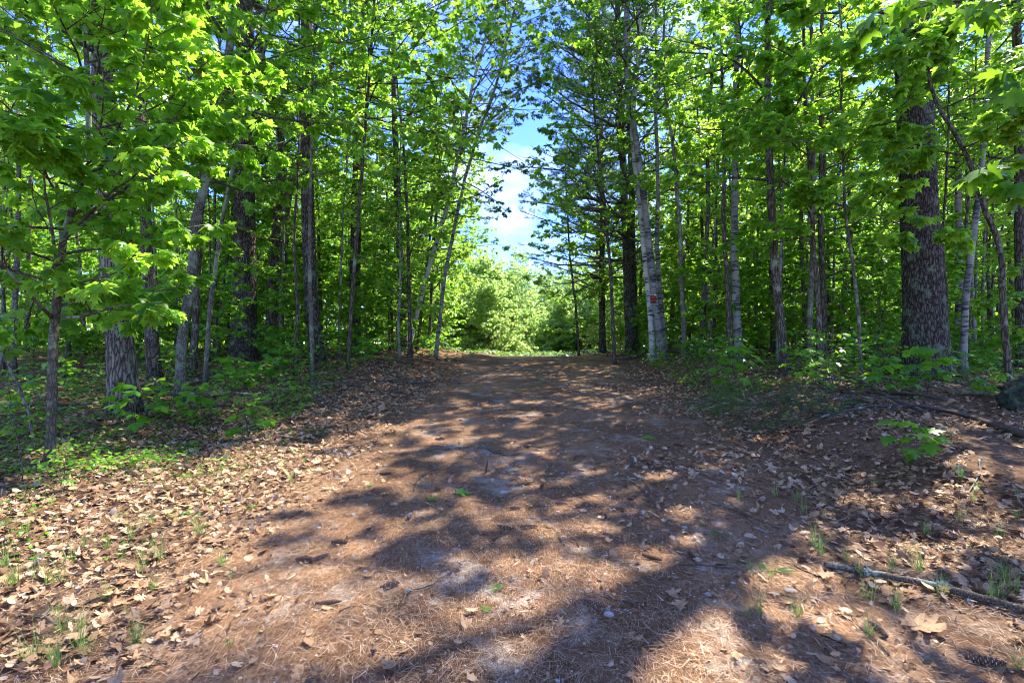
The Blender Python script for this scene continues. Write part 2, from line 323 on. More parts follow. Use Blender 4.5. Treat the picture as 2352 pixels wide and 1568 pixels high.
en = noise(1.6, 6); ea = nn('ShaderNodeMath'); ea.operation = 'MULTIPLY_ADD'; ea.inputs[1].default_value = 1.3; ll(en.outputs['Fac'], ea.inputs[0]); ea.inputs[2].default_value = -.65
eb = nn('ShaderNodeMath'); eb.operation = 'ADD'; eb.use_clamp = True; ll(ea.outputs[0], eb.inputs[0]); ll(ra.outputs['Fac'], eb.inputs[1])
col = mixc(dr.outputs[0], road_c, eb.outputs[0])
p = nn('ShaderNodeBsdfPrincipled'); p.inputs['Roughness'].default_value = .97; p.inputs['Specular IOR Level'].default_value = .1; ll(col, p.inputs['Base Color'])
hb = mixc(fm, gt.outputs['Fac'], .4); b = nn('ShaderNodeBump'); b.inputs['Strength'].default_value = .8; b.inputs['Distance'].default_value = .02
ll(hb, b.inputs['Height']); ll(b.outputs[0], p.inputs['Normal']); ll(p.outputs[0], o.inputs['Surface'])

# ------------------------------------------------------------------ ground sheet
gx = np.concatenate([-np.geomspace(9, 400, 60)[::-1], np.linspace(-9, 9, 260)[1:-1], np.geomspace(9, 400, 60)])
gy = np.concatenate([[-400, -150, -60, -25, -12, -6, -3, -1], np.linspace(0, 22, 330), np.geomspace(22.2, 500, 90)])
X, Y = np.meshgrid(gx, gy); Z = ground(X, Y)
nx = len(gx); ny = len(gy); idx = np.arange(nx*ny).reshape(ny, nx)
F = np.stack([idx[:-1, :-1], idx[:-1, 1:], idx[1:, 1:], idx[1:, :-1]], -1).reshape(-1, 4)
me = mesh('ground', np.column_stack([X.ravel(), Y.ravel(), Z.ravel()]), [F], M['ground'])
a = me.attributes.new('road', 'FLOAT', 'POINT')
a.data.foreach_set('value', (sstep(3.0, 1.6, np.abs(X-cx_of(Y))+wob(X, Y, 2)*.5)*sstep(30, 24, Y)).ravel().astype(np.float32))
link('ground', me, kind='structure', label='forest floor and needle covered dirt road')

# ------------------------------------------------------------------ trees
def smooth_path(pts, K):
    pts = np.array(pts, float); d = np.concatenate([[0], np.cumsum(np.linalg.norm(np.diff(pts, axis=0), axis=1))]); u = np.linspace(0, d[-1], K)
    P = np.column_stack([np.interp(u, d, pts[:, i]) for i in range(3)])
    for _ in range(2): P[1:-1] = .25*P[:-2]+.5*P[1:-1]+.25*P[2:]
    return P
def trunk_tube(P, r0, r1, rng, sides=18, flare=1.35, lump=.05):
    """trunk as one tube with root flare and lumps"""
    K = len(P); h = np.linspace(0, 1, K); hh = P[:, 2]-P[0, 2]
    R = (r0*(1-h)+r1*h)*(1+(flare-1)*np.exp(-hh/(r0*2.2)))
    V, F = tubes([(P[None], R[None], sides)])
    if sides > 100:
        a = np.arange(sides)/sides*2*np.pi; A_, H_ = np.meshgrid(a, hh); q_ = A_*r0*44
        wv = lambda u, v: np.sin(u)*np.cos(v)
        w1 = q_+1.5*np.sin(H_*5.3+3*np.sin(A_*2))+1.1*np.sin(H_*13+A_*5)+.7*np.sin(H_*29-A_*9)
        cr_ = np.abs(np.sin(w1*.5))**.45; c2 = np.abs(np.sin(w1*.25+H_*11+1.5*np.sin(A_*3)))**.3
        dsp = (cr_*.75+c2*.35-.9)*.016+rng.normal(0, .0015, A_.shape)
        Vr = V.reshape(K, sides, 3); nr = norm(Vr-P[:, None]); V = (Vr+nr*dsp[..., None]).reshape(-1, 3)
        lump *= .15
    ring = np.arange(sides)/sides*2*np.pi; ph = rng.uniform(0, 6, 3)
    ad = 1+lump*(np.sin(ring*2+ph[0])+.6*np.sin(ring*3+ph[1]))[None, :]*(1+2.2*np.exp(-hh/(r0*2)))[:, None]+(lump*.5*rng.normal(0, 1, (K, sides)) if sides < 100 else 0)
    Vr = V.reshape(K, sides, 3); V = (P[:, None]+(Vr-P[:, None])*ad[..., None]).reshape(-1, 3)
    return V, F, R
def merge(parts):
    VV = []; FF = []; off = 0; RR = []
    for V, F, r in parts:
        VV.append(V)
        for f in (F if isinstance(F, list) else [F]): FF.append(f+off)
        if r is not None: RR.append(r)
        off += len(V)
    return np.concatenate(VV), FF, (np.concatenate(RR) if RR else None)
def azel(az, el): return np.column_stack([np.cos(az)*np.cos(el), np.sin(az)*np.cos(el), np.sin(el)])
def broadleaf(P, r0, r1, rng, n=26, h0=.25, Lmax=2.6, el=(.5, .1), T=LEAF_S, size=.1, subs=7, twigs=4, lv=6, mat='maple', bk='bark_grey',
              env=None, bias=None, sides=12, hang=.35, lift=.15, tilt=.35, lead=True, flare=1.35, bare=None, th=.1, extra=None):
    """returns (trunk mesh, crown mesh, branch mesh) in the coordinates of P"""
    V0, F0, R = trunk_tube(P, r0, r1, rng, sides, flare)
    PP = P[None]; RR = R[None]
    t = h0+(1-h0)*((np.arange(n)+rng.uniform(0, 1, n))/n); t = np.clip(t, 0, .985)
    p, Tn, r = interp(PP, RR, np.zeros(n, int), t)
    az = np.arange(n)*2.4+rng.uniform(-.6, .6, n)+rng.uniform(0, 6)
    if bias is not None:
        bz, ba = bias; az = bz+((az-bz+np.pi) % (2*np.pi)-np.pi)*ba
    u = (t-h0)/(1-h0); e = el[0]*u+el[1]*(1-u)+rng.normal(0, .28, n)
    sh = env(u) if env else np.sin(np.clip(u*.85+.18, 0, 1)*np.pi)**.6
    Ln = Lmax*sh*rng.uniform(.65, 1.15, n)
    d = azel(az, e)
    start = p+d*r[:, None]*.4
    B1 = grow(start, d, Ln, 9, rng, .09, lift, .003, np.minimum(r*.42, .007+.009*Ln))
    if extra is not None:
        B1 = (np.concatenate([B1[0], extra[0]]), np.concatenate([B1[1], extra[1]]))
    B2 = kids(*B1, subs, rng, .22, .97, 50, .42, 6, .12, .0, .05, .002, .5)
    B3 = kids(*B2, twigs, rng, .2, .98, 45, .5, 4, .12, -.05, .0, .0012, .5)
    ends = (B2[0][:, -3:], B2[1][:, -3:])
    g = [(B1[0], B1[1], 5), (B2[0], B2[1], 3)]+([(B3[0], B3[1], 3)] if size > .07 else [])
    Vb, Fb = tubes(g)
    parts = []
    v, f, q = twig_leaves(*B3, lv, T, size, rng, hang=hang, tilt=tilt); parts.append((v, f, q))
    v, f, q = twig_leaves(*ends, max(2, lv-2), T, size, rng, hang=hang, tilt=tilt); parts.append((v, f, q))
    Vl, Fl, q = merge(parts)
    base = P[0]
    tm = mesh('trunk', V0-base, F0, M[bk]); bm = mesh('branches', Vb-base, Fb, M['bark_twig' if bk != 'bark_dark' else bk]); cm = mesh('crown', Vl-base, Fl, M[mat], rnd=q, smooth=False)
    return tm, bm, cm
def tufts(P, R, m, rng, size, k=9, spread=.55, t0=.35, T=NEEDLE, width=1.):
    N = len(P); pi = np.repeat(np.arange(N), m)
    t = np.tile(np.linspace(t0, 1, m), N)+rng.uniform(-.05, .05, N*m)
    p, Tn, r = interp(P, R, pi, t); p = np.repeat(p, k, 0); Tn = np.repeat(Tn, k, 0)
    d = norm(Tn+rng.normal(0, spread, Tn.shape)+np.array([0, 0, .12])); n = norm(rng.normal(0, 1, Tn.shape))
    T2 = (T[0]*np.array([width, 1, 1]), T[1])
    return leaves(T2, p, d, n, size*rng.uniform(.7, 1.2, len(p)), rng)
def pine(P, r0, r1, rng, n=60, h0=.2, hl=.5, Lmax=3.2, subs=9, tw=4, size=.12, k=10, bk='bark_pine', sides=20, width=3.2, whorl=5, flare=1.3, env=None, bias=None, dl=1.):
    """dead bare limbs from h0, live needles above hl"""
    V0, F0, R = trunk_tube(P, r0, r1, rng, sides, flare, .03)
    wh = max(2, n//whorl); t = np.repeat(h0+(1-h0)*(np.arange(wh)+rng.uniform(.2, .8, wh))/wh, whorl)+rng.normal(0, .003, wh*whorl); n = len(t); t = np.clip(t, 0, .985)
    p, Tn, r = interp(P[None], R[None], np.zeros(n, int), t)
    az = np.tile(np.arange(whorl)*2*np.pi/whorl, wh)+np.repeat(rng.uniform(0, 6, wh), whorl)+rng.normal(0, .3, n)
    if bias is not None:
        bz, ba = bias; az = bz+((az-bz+np.pi) % (2*np.pi)-np.pi)*ba
    live = t >= hl; u = np.clip((t-hl)/(1-hl), 0, 1)
    Ln = np.where(live, Lmax*(1.02-u)**.7, Lmax*dl*rng.uniform(.25, .8, n))*rng.uniform(.7, 1.1, n)
    d = azel(az, np.where(live, .10+.5*u, .05)+rng.normal(0, .12, n))
    B = grow(p+d*r[:, None]*.4, d, Ln, 9, rng, .07, .12, .004, np.minimum(r*.4, .010+.011*Ln))
    lb = (B[0][live], B[1][live]); db = (B[0][~live], B[1][~live])
    gs = [(B[0], B[1], 5)]
    if (~live).any():
        D2 = kids(*db, 8, rng, .2, .97, 55, .38, 6, .16, 0, 0, .0015, .45); D3 = kids(*D2, 3, rng, .2, .95, 45, .5, 4, .2, 0, 0, .001, .5)
        gs += [(D2[0], D2[1], 3), (D3[0], D3[1], 3)]
    B2 = kids(*lb, subs, rng, .25, .98, 50, .36, 6, .10, .1, .03, .002, .5, flat=.2)
    B3 = kids(*B2, tw, rng, .25, .95, 42, .5, 4, .1, .15, .0, .0015, .5, flat=.2)
    gs += [(B2[0], B2[1], 3)]
    Vb, Fb = tubes(gs)
    pr = [tufts(*B3, 3, rng, size, k, width=width), tufts(*B2, 4, rng, size, k, width=width)]
    Vl, Fl, q = merge(pr); base = P[0]
    return mesh('trunk', V0-base, F0, M[bk]), mesh('branches', Vb-base, Fb, M['bark_twig']), mesh('crown', Vl-base, Fl, M['needle'], rnd=q, smooth=False)
def put_tree(name, base, ms, rz=0, s=1, **k):
    t = empty(name, base, rz, **k); t.scale = (s, s, s)
    link('trunk', ms[0], t); link('branches', ms[1], t); link('crown', ms[2], t)
    return t
def pxpath(pts, top, rng, d=None, K=34, sway=.02, lean=(0, 0), dd=0.):
    """trunk path from picture points (first = foot on the ground), continued to height top"""
    b = G(*pts[0]) if d is None else None
    if d is not None:
        x = (pts[0][0]-1176)/FPX*d; b = gp(x, d)
    D = b[1]; b = b.copy(); b[2] -= .08
    Q = [b]+[at(px, py, D+dd*(i+1)) for i, (px, py) in enumerate(pts[1:])]
    last = Q[-1]; v = norm((Q[-1]-Q[-2])[None])[0]; v = norm((v*.5+np.array([0, 0, 1.])+np.array([lean[0], lean[1], 0]))[None])[0]
    H = b[2]+top
    while last[2] < H-.5:
        last = last+v*min(2.0, H-last[2])+np.append(rng.normal(0, .06, 2), 0); Q.append(last)
    P = smooth_path(Q, K); P[2:, :2] += rng.normal(0, sway*.3, (K-2, 2)); return P, D
def kpath(h, rng, K=22, wander=.12, lean=.05):
    a = rng.uniform(0, 6.28); z = np.linspace(-.1, h, K); L_ = np.linspace(0, 1, K)
    x = np.cumsum(rng.normal(0, wander/4, K))+math.cos(a)*lean*h*L_; y = np.cumsum(rng.normal(0, wander/4, K))+math.sin(a)*lean*h*L_
    x -= x[0]; y -= y[0]
    for _ in range(2):
        x[1:-1] = (x[:-2]+x[2:]+2*x[1:-1])/4; y[1:-1] = (y[:-2]+y[2:]+2*y[1:-1])/4
    return np.column_stack([x, y, z])

# --- the trees one can tell apart, from the picture's own trunks
def w2r(wpx, D): return wpx/FPX*D/2
heroes = []
def hero_b(name, pts, wpx, top, label, seed, cat='tree', d=None, wtop=.3, lean=(0, 0), **k):
    rng = np.random.default_rng(seed); P, D = pxpath(pts, top, rng, d, lean=lean)
    r0 = w2r(wpx, D); ms = broadleaf(P, r0, r0*wtop, rng, **k)
    t = put_tree(name, P[0], ms, label=label, cat=cat); heroes.append((P[0][0], P[0][1])); print(name, 'D=%.1f r=%.2f' % (D, r0)); return t
def hero_p(name, pts, wpx, top, label, seed, d=None, wtop=.3, lean=(0, 0), KK=34, **k):
    rng = np.random.default_rng(seed); P, D = pxpath(pts, top, rng, d, lean=lean)
    if KK > 34: P = smooth_path(P, KK)
    r0 = w2r(wpx, D); ms = pine(P, r0, r0*wtop, rng, **k)
    t = put_tree(name, P[0], ms, label=label, cat='tree'); heroes.append((P[0][0], P[0][1])); print(name, 'D=%.1f r=%.2f' % (D, r0)); return t
env_low = lambda u: .55+.45*np.sin(np.clip(u*.8+.15, 0, 1)*np.pi)
# near left maple whose large leaves fill the upper left of the view
hero_b('maple_sapling', [(112, 1058), (122, 930), (118, 820), (130, 690), (136, 600), (165, 480), (196, 400), (206, 260), (200, 120), (190, 0)], 20, 6.5,
       'young maple with reddish bark and very large leaves at the left edge of the road', 11, wtop=.25, n=60, h0=.24, Lmax=2.2, el=(.5, .0), T=MAPLE, size=.105, subs=7, twigs=4, lv=6,
       bk='bark_twig', env=env_low, bias=(.1, .8), hang=.7, tilt=.4)
hero_b('bare_sapling', [(78, 1042), (72, 960), (48, 900), (20, 840), (-5, 790)], 7, 3.6, 'thin bare grey sapling leaning left next to the near young maple', 12, wtop=.5, n=8, h0=.35, Lmax=.9, T=MAPLE_M, size=.09, subs=3, twigs=1, lv=2, bk='bark_grey', sides=8, flare=1.1)
hero_b('oak_tree', [(290, 950), (280, 850), (268, 650), (252, 470), (240, 300), (236, 0)], 56, 15, 'stout oak with deeply furrowed brown bark left of the road', 13, wtop=.45, n=34, h0=.38, Lmax=3.6, T=MAPLE_M, size=.12, bk='bark_oak', sides=28, flare=1.35, bias=(-.3, .9))
hero_b('maple_tree', [(356, 872), (346, 760), (340, 600), (328, 420), (320, 200)], 30, 13, 'straight trunk with ringed bark between the stout oak and the crooked pale tree', 14, wtop=.4, n=26, h0=.35, Lmax=2.6, T=LEAF_S, size=.11, bk='bark_dark')
hero_b('crooked_maple', [(413, 925), (414, 830), (424, 720), (446, 620), (440, 540), (472, 420), (492, 300), (514, 180), (530, 100), (546, 0)], 23, 11, 'slim crooked maple with pale lichen spotted bark left of the road', 15, wtop=.5, n=26, h0=.36, Lmax=2.7, T=MAPLE, size=.12, bk='bark_grey', bias=(.1, .7), hang=.6, lv=4)
hero_p('white_pine', [(560, 830), (562, 650), (562, 400), (564, 0)], 52, 20, 'thick grey white pine with dead side limbs standing left of the road', 16, wtop=.35, h0=.22, hl=.50, n=65, Lmax=4.0, dl=1.0)
hero_b('brown_oak', [(625, 812), (624, 700), (632, 560), (642, 440), (650, 320), (620, 220), (600, 150)], 25, 11, 'thin trunk with rough reddish brown bark just right of the thick white pine', 17, wtop=.4, n=22, h0=.5, Lmax=2.2, T=LEAF_S, size=.11, bk='bark_dark')
hero_p('white_pine', [(732, 838), (716, 740), (709, 560), (704, 300), (704, 0)], 31, 19, 'grey barked pine with a curved foot close to the left road edge', 18, wtop=.5, h0=.3, hl=.58, n=55, Lmax=3.4, dl=1.0)
hero_b('leaning_maple', [(636, 560), (660, 450), (696, 330), (720, 240), (752, 170), (790, 80)], 22, 14, 'pale lichen covered tree leaning right behind the curved pine', 19, d=17, wtop=.4, n=24, h0=.55, Lmax=2.8, T=LEAF_S, size=.11, bk='bark_grey', lean=(.3, 0))
hero_p('white_pine', [(815, 740), (816, 600), (820, 430), (828, 250), (836, 0)], 26, 20, 'dark straight pine mid way down the left side of the road', 20, d=17.5, wtop=.5, h0=.3, hl=.6, n=45, Lmax=3.0)
hero_b('dark_maple', [(926, 785), (922, 640), (914, 460), (905, 250)], 21, 15, 'dark straight trunk beside the leaning white birch left of the road', 21, d=19, wtop=.4, n=30, h0=.35, Lmax=3.0, T=LEAF_S, size=.11, bk='bark_dark')
hero_b('white_birch', [(938, 800), (952, 740), (978, 640), (1008, 540), (1034, 450)], 12, 12, 'slender white birch leaning right over the left road edge', 22, d=18, wtop=.5, n=34, h0=.36, Lmax=3.0, T=BIRCH, size=.08, bk='birch', mat='birchleaf', lean=(.25, -.1), lv=8)
hero_b('thin_maple', [(958, 790), (972, 680), (986, 560), (996, 420), (1000, 300)], 7, 9.5, 'very thin dark maple rising beside the leaning white birch', 23, d=18.5, wtop=.4, n=24, h0=.3, Lmax=2.3, T=LEAF_S, size=.11, bk='bark_dark')
hero_b('overhanging_maple', [(470, 880), (482, 700), (520, 450), (585, 200), (640, 0)], 11, 11, 'slender maple reaching its leafy limbs over the left half of the road', 24, d=10.5, wtop=.45, n=28, h0=.48, Lmax=4.6, T=MAPLE_M, size=.105, bk='bark_grey', bias=(.1, .6), hang=.6, lean=(.25, -.1))
# right side
hero_b('white_birch', [(1500, 800), (1492, 690), (1478, 560), (1464, 410), (1452, 330), (1452, 240), (1466, 160), (1468, 0)], 15, 16, 'white birch trunk touching the left side of the signed grey birch', 31, d=15.0, wtop=.45, n=30, h0=.5, Lmax=2.6, T=BIRCH, size=.085, bk='birch', mat='birchleaf', lv=7)
hero_b('grey_birch', [(1522, 795), (1506, 700), (1494, 590), (1478, 440), (1462, 330), (1440, 200), (1438, 0)], 17, 15, 'grey birch trunk carrying a small orange sign', 32, d=14.6, wtop=.45, n=26, h0=.45, Lmax=2.6, T=BIRCH, size=.085, bk='birch_grey', mat='birchleaf', lv=7)
hero_b('grey_birch', [(1530, 790), (1516, 680), (1508, 560), (1512, 440), (1506, 250)], 12, 12, 'slim dark birch immediately right of the signed grey birch', 33, d=15.2, wtop=.4, n=17, h0=.4, Lmax=2.2, T=LEAF_S, size=.10, bk='birch_grey')
hero_p('white_pine', [(1448, 770), (1440, 600), (1432, 400), (1424, 200), (1418, 0)], 21, 20, 'tall pine with long dark limbs reaching left over the road', 34, d=18.5, wtop=.35, h0=.15, hl=.22, n=110, Lmax=5.2, tw=5, bias=(math.pi*.98, .75), size=.14, width=3.6, subs=11)
hero_p('white_pine', [(1458, 770), (1452, 600), (1450, 400), (1446, 200)], 19, 18, 'second pine trunk right behind the pine that reaches over the road', 35, d=19.5, wtop=.35, h0=.25, hl=.45, n=55, Lmax=3.5)
hero_p('dark_pine', [(1384, 785), (1382, 650), (1384, 520)], 15, 16, 'narrow dark pine nearest the far end of the road on its right', 36, d=22, wtop=.3, h0=.15, hl=.2, n=100, Lmax=4.2, width=4.0, bias=(math.pi, .8))
hero_b('roadside_maple', [(800, 826), (806, 700), (822, 520), (835, 330), (850, 150), (860, 0)], 9, 12, 'slim maple stretching long leafy limbs right across the top of the road', 55, d=12.6, wtop=.5, n=40, h0=.5, Lmax=5.2, T=MAPLE_M, size=.11, bk='bark_dark', bias=(.0, .45), hang=.6, lv=4)
hero_b('veiling_maple', [(1412, 800), (1404, 640), (1390, 480), (1372, 330), (1360, 180)], 9, 12, 'slender light green maple in front of the long limbed pine', 51, d=15.5, wtop=.4, n=36, h0=.28, Lmax=2.6, T=LEAF_S, size=.10, bk='bark_dark', lv=7, bias=(2.9, .85))
hero_b('young_maple', [(1330, 790), (1322, 700), (1310, 600)], 6, 8.5, 'small leafy maple at the right road edge near the crest', 52, d=21, wtop=.4, n=34, h0=.12, Lmax=2.4, T=LEAF_S, size=.11, bk='bark_dark', lv=7)
hero_b('hanging_birch', [(1000, 800), (1020, 640), (1060, 440), (1100, 300), (1140, 200)], 9, 13, 'thin birch bending right with small leaves hanging in the sky gap', 53, d=17, wtop=.5, n=34, h0=.45, Lmax=2.6, T=BIRCH, size=.08, bk='birch_grey', mat='birchleaf', lv=10, hang=1.1, lean=(.15, 0))
hero_b('leafy_maple', [(985, 790), (992, 650), (1002, 500), (1010, 380)], 8, 11, 'leafy maple whose crown edges the sky gap on the left', 54, d=20, wtop=.4, n=46, h0=.12, Lmax=2.7, T=LEAF_S, size=.11, bk='bark_dark', lv=7)
hero_b('grey_birch', [(1700, 820), (1690, 700), (1686, 560), (1690, 380), (1690, 200)], 19, 13, 'mottled grey birch in the middle of the right thicket', 37, d=12.5, wtop=.4, n=18, h0=.35, Lmax=2.6, T=LEAF_S, size=.105, bk='birch_grey')
hero_b('dark_maple', [(1805, 835), (1794, 740), (1780, 640), (1774, 520), (1768, 380), (1760, 200)], 21, 12, 'dark maple trunk forking low in the right thicket', 38, d=10.5, wtop=.35, lv=4, n=18, h0=.24, Lmax=3.0, T=MAPLE_M, size=.115, bk='bark_dark', bias=(2.9, .8), hang=.6)
hero_b('thin_maple', [(1888, 840), (1880, 700), (1868, 560), (1862, 420), (1850, 250)], 12, 9, 'thin maple with peeling foot between the forked maple and the big pine', 39, d=10, wtop=.35, n=21, h0=.28, Lmax=2.6, T=MAPLE_M, size=.11, bk='bark_dark', bias=(3.6, .8), hang=.55)
hero_b('thin_maple', [(1980, 860), (1972, 720), (1958, 600), (1940, 480), (1935, 300)], 8, 7.5, 'wavy thin maple stem left of the big pine', 40, d=9, wtop=.4, n=21, h0=.36, Lmax=2.2, T=MAPLE, size=.12, bk='bark_twig', bias=(3.8, .75), hang=.6)
hero_p('big_white_pine', [(2128, 862), (2122, 700), (2108, 420), (2096, 150), (2090, 0)], 78, 22, 'huge old white pine with deeply cracked bark and green lichen on the right', 41, d=9.8, wtop=.45, h0=.30, hl=.42, n=60, Lmax=5.0, flare=1.5, sides=240, KK=500, size=.13, dl=1.)
hero_b('grey_birch', [(2212, 830), (2216, 700), (2232, 560), (2250, 430), (2262, 300), (2270, 100)], 15, 12, 'mottled grey birch leaning right directly behind the huge pine', 42, d=10.5, wtop=.4, n=15, h0=.4, Lmax=2.4, T=LEAF_S, size=.105, bk='birch_grey')
hero_b('straight_birch', [(2200, 800), (2203, 640), (2202, 480), (2196, 250)], 15, 13, 'straight pale birch seen just right of the huge pine trunk', 43, d=13, wtop=.4, n=17, h0=.35, Lmax=2.6, T=LEAF_S, size=.105, bk='birch_grey')
hero_b('crooked_maple', [(2322, 882), (2306, 760), (2302, 640), (2300, 560), (2262, 490), (2240, 400), (2195, 310), (2150, 240)], 15, 6, 'S shaped dark maple stem curving left at the right edge', 44, d=8.2, wtop=.4, n=10, h0=.55, Lmax=1.6, T=MAPLE, size=.12, bk='bark_dark', hang=.6, lean=(-.2, 0))
hero_b('dark_oak', [(2350, 800), (2346, 640), (2342, 480)], 26, 13, 'dark trunk cut by the right picture edge', 45, d=12, wtop=.4, n=18, h0=.35, Lmax=3.0, T=LEAF_S, size=.11, bk='bark_dark')
hero_b('near_oak', [(2760, 1100), (2740, 700), (2700, 380), (2680, 150), (2660, -50)], 30, 7.0, 'near oak whose big lobed leaves hang into the upper right corner', 46, d=3.9, wtop=.3, n=14, h0=.3, Lmax=1.75, T=MAPLE, size=.15, subs=5, twigs=3, lv=4, bk='bark_oak', mat='oakleaf', bias=(2.8, .8), hang=.9)

# --- shared kinds for the thicket
def kind_b(seed, h, r, **k):
    rng = np.random.default_rng(seed); return broadleaf(kpath(h, rng), r, r*.3, rng, **k)
def kind_p(seed, h, r, **k):
    rng = np.random.default_rng(seed); return pine(kpath(h, rng, wander=.04, lean=.01), r, r*.3, rng, **k)
KM = [kind_b(101+i, 7+i*.9, .04+.008*i, n=28, h0=.2, Lmax=1.95, T=LEAF_S, size=.095, subs=7, twigs=4, lv=7, tilt=.5, mat=['maple', 'sunlit_tint', 'maple', 'sunlit_tint', 'maple'][i], bk=['bark_dark', 'birch_grey', 'bark_grey', 'bark_dark'][i % 4], env=env_low, sides=8) for i in range(5)]
KT = [kind_b(121+i, 12+i, .08+.015*i, n=30, h0=.36, Lmax=2.9, T=LEAF_S, size=.105, subs=7, twigs=4, lv=7, tilt=.5, bk=['bark_grey', 'bark_dark', 'birch_grey'][i], sides=8) for i in range(3)]
KN = [kind_b(131+i, 8+i, .035+.012*i, n=18, h0=.5, Lmax=1.6, T=LEAF_S, size=.095, subs=6, twigs=3, lv=5, bk=['bark_dark', 'birch_grey', 'bark_grey', 'bark_dark'][i], sides=8, tilt=.5, mat=['maple', 'sunlit_tint'][i % 2]) for i in range(4)]
KS = [kind_b(141+i, 2.2+.6*i, .014, n=14, h0=.15, Lmax=1.1, T=MAPLE_M, size=.10, subs=4, twigs=3, lv=5, bk='bark_twig', env=env_low, sides=6, el=(.4, 0)) for i in range(3)]
KPp = [kind_p(151+i, 15+3*i, .16, h0=.12, hl=.3, n=60, Lmax=3.4, sides=8, subs=8, tw=3, k=9, width=4.0, size=.14) for i in range(2)]
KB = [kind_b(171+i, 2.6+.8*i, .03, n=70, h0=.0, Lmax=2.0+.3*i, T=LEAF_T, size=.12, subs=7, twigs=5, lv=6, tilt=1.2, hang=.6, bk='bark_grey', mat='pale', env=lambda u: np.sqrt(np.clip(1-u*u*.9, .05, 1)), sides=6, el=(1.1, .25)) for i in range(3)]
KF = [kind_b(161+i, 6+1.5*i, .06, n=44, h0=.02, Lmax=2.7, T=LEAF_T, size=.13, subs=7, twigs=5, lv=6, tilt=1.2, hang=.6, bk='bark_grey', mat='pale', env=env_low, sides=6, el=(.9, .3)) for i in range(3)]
rng = np.random.default_rng(77)
placed = list(heroes)
def free(x, y, dmin):
    return all((x-a)**2+(y-b)**2 > dmin*dmin for a, b in placed)
def scatter(n, xr, yr, dmin, ok, tries=4000):
    out_ = []
    for _ in range(tries):
        if len(out_) >= n: break
        x = rng.uniform(*xr); y = rng.uniform(*yr)
        if ok(x, y) and free(x, y, dmin): placed.append((x, y)); out_.append((x, y))
    return out_
def infrust(x, y, m=2.5): return y > 0 and abs(x) < y*1.0+m
def gro(x, y): return (x, y, float(ground(x, y)))
def spot(name, kindlist, pts, label, group, cat='tree', s=(.8, 1.15)):
    for i, (x, y) in enumerate(pts):
        ms = kindlist[int(rng.integers(len(kindlist)))]
        put_tree(name, gro(x, y), ms, rng.uniform(0, 6.28), rng.uniform(*s), label=label, cat=cat, group=group)
dxr = lambda x, y: x-float(cx_of(y))
spot('thicket_maple', KM, scatter(66, (-26, -2.8), (14, 34), .9, lambda x, y: infrust(x, y) and dxr(x, y) < -3.4 and not (y < 13 and dxr(x, y) > -5)), 'slender green maple in the thicket left of the road', 'slender maples of the left thicket')
spot('thicket_maple', KM, scatter(62, (2.8, 28), (12.5, 34), .9, lambda x, y: infrust(x, y) and dxr(x, y) > 3.5 and not (y < 12 and dxr(x, y) < 5)), 'slender green maple in the thicket right of the road', 'slender maples of the right thicket')
spot('slim_pole_tree', KN, scatter(26, (-16, -3), (11, 22), .6, lambda x, y: infrust(x, y, 0) and dxr(x, y) < -3.6), 'thin bare stemmed tree with its leaves high up, left of the road', 'thin pole like trees left of the road')
spot('slim_pole_tree', KN, scatter(46, (3, 18), (10.5, 22), .55, lambda x, y: infrust(x, y, 0) and dxr(x, y) > 3.7), 'thin bare stemmed tree with its leaves high up, right of the road', 'thin pole like trees right of the road')
spot('tall_maple', KT, scatter(30, (-34, -4), (16, 46), 2.2, lambda x, y: infrust(x, y) and dxr(x, y) < -4), 'tall forest tree deep in the woods left of the road', 'tall trees of the left woods')
spot('tall_maple', KT, scatter(8, (4, 36), (24, 46), 2.6, lambda x, y: infrust(x, y) and dxr(x, y) > 4.2), 'tall forest tree deep in the woods right of the road', 'tall trees of the right woods')
spot('forest_pine', KPp, scatter(6, (-30, -6), (20, 44), 3, lambda x, y: infrust(x, y)), 'tall feathery pine behind the left woods', 'pines of the left woods')
spot('forest_pine', KPp, scatter(7, (6, 30), (24, 44), 3, lambda x, y: infrust(x, y)), 'tall feathery pine behind the right woods', 'pines of the right woods')
# beyond the crest, where the road bends away
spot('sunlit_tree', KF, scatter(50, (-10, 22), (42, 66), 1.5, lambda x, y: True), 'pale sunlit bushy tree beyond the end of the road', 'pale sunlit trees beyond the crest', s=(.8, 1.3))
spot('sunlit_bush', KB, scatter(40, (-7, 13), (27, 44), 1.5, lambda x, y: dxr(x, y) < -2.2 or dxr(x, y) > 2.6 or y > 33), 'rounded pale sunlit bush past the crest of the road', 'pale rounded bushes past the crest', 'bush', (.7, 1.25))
# the far-off wood that closes the view on both sides reads as one mass
def woods(name, n, seed, az, rr, hmax, mat, label, size=.3):
    r = np.random.default_rng(seed); a = r.uniform(rad(az[0]), rad(az[1]), n); R_ = r.uniform(rr[0], rr[1], n); x = R_*np.sin(a); y = R_*np.cos(a)
    top = hmax*(.75+.35*wob(x, y, .35)); z = ground(x, y)+np.maximum(top, 2)*r.random(n)**.8
    k = wob(x*1.5+z*.9, y*1.5-z*1.1, .8)+r.normal(0, .3, n) > -.15; x, y, z = x[k], y[k], z[k]; n = len(x)
    v, f, q = leaves(LEAF_T, np.column_stack([x, y, z]), r.normal(0, 1, (n, 3))+np.array([0, 0, -.5]), norm(r.normal(0, .6, (n, 3))+np.array([0, 0, 1.])), r.uniform(size*.6, size*1.3, n), r)
    link(name, mesh(name, v, [f], M[mat], rnd=q, smooth=False), kind='stuff', label=label)
woods('distant_woods', 45000, 4, (-62, -8), (30, 42), 3, 'sunlit_tint', 'low far undergrowth left of the road', .2)
woods('distant_woods', 45000, 5, (14, 62), (28, 40), 3, 'sunlit_tint', 'low far undergrowth right of the road', .2)
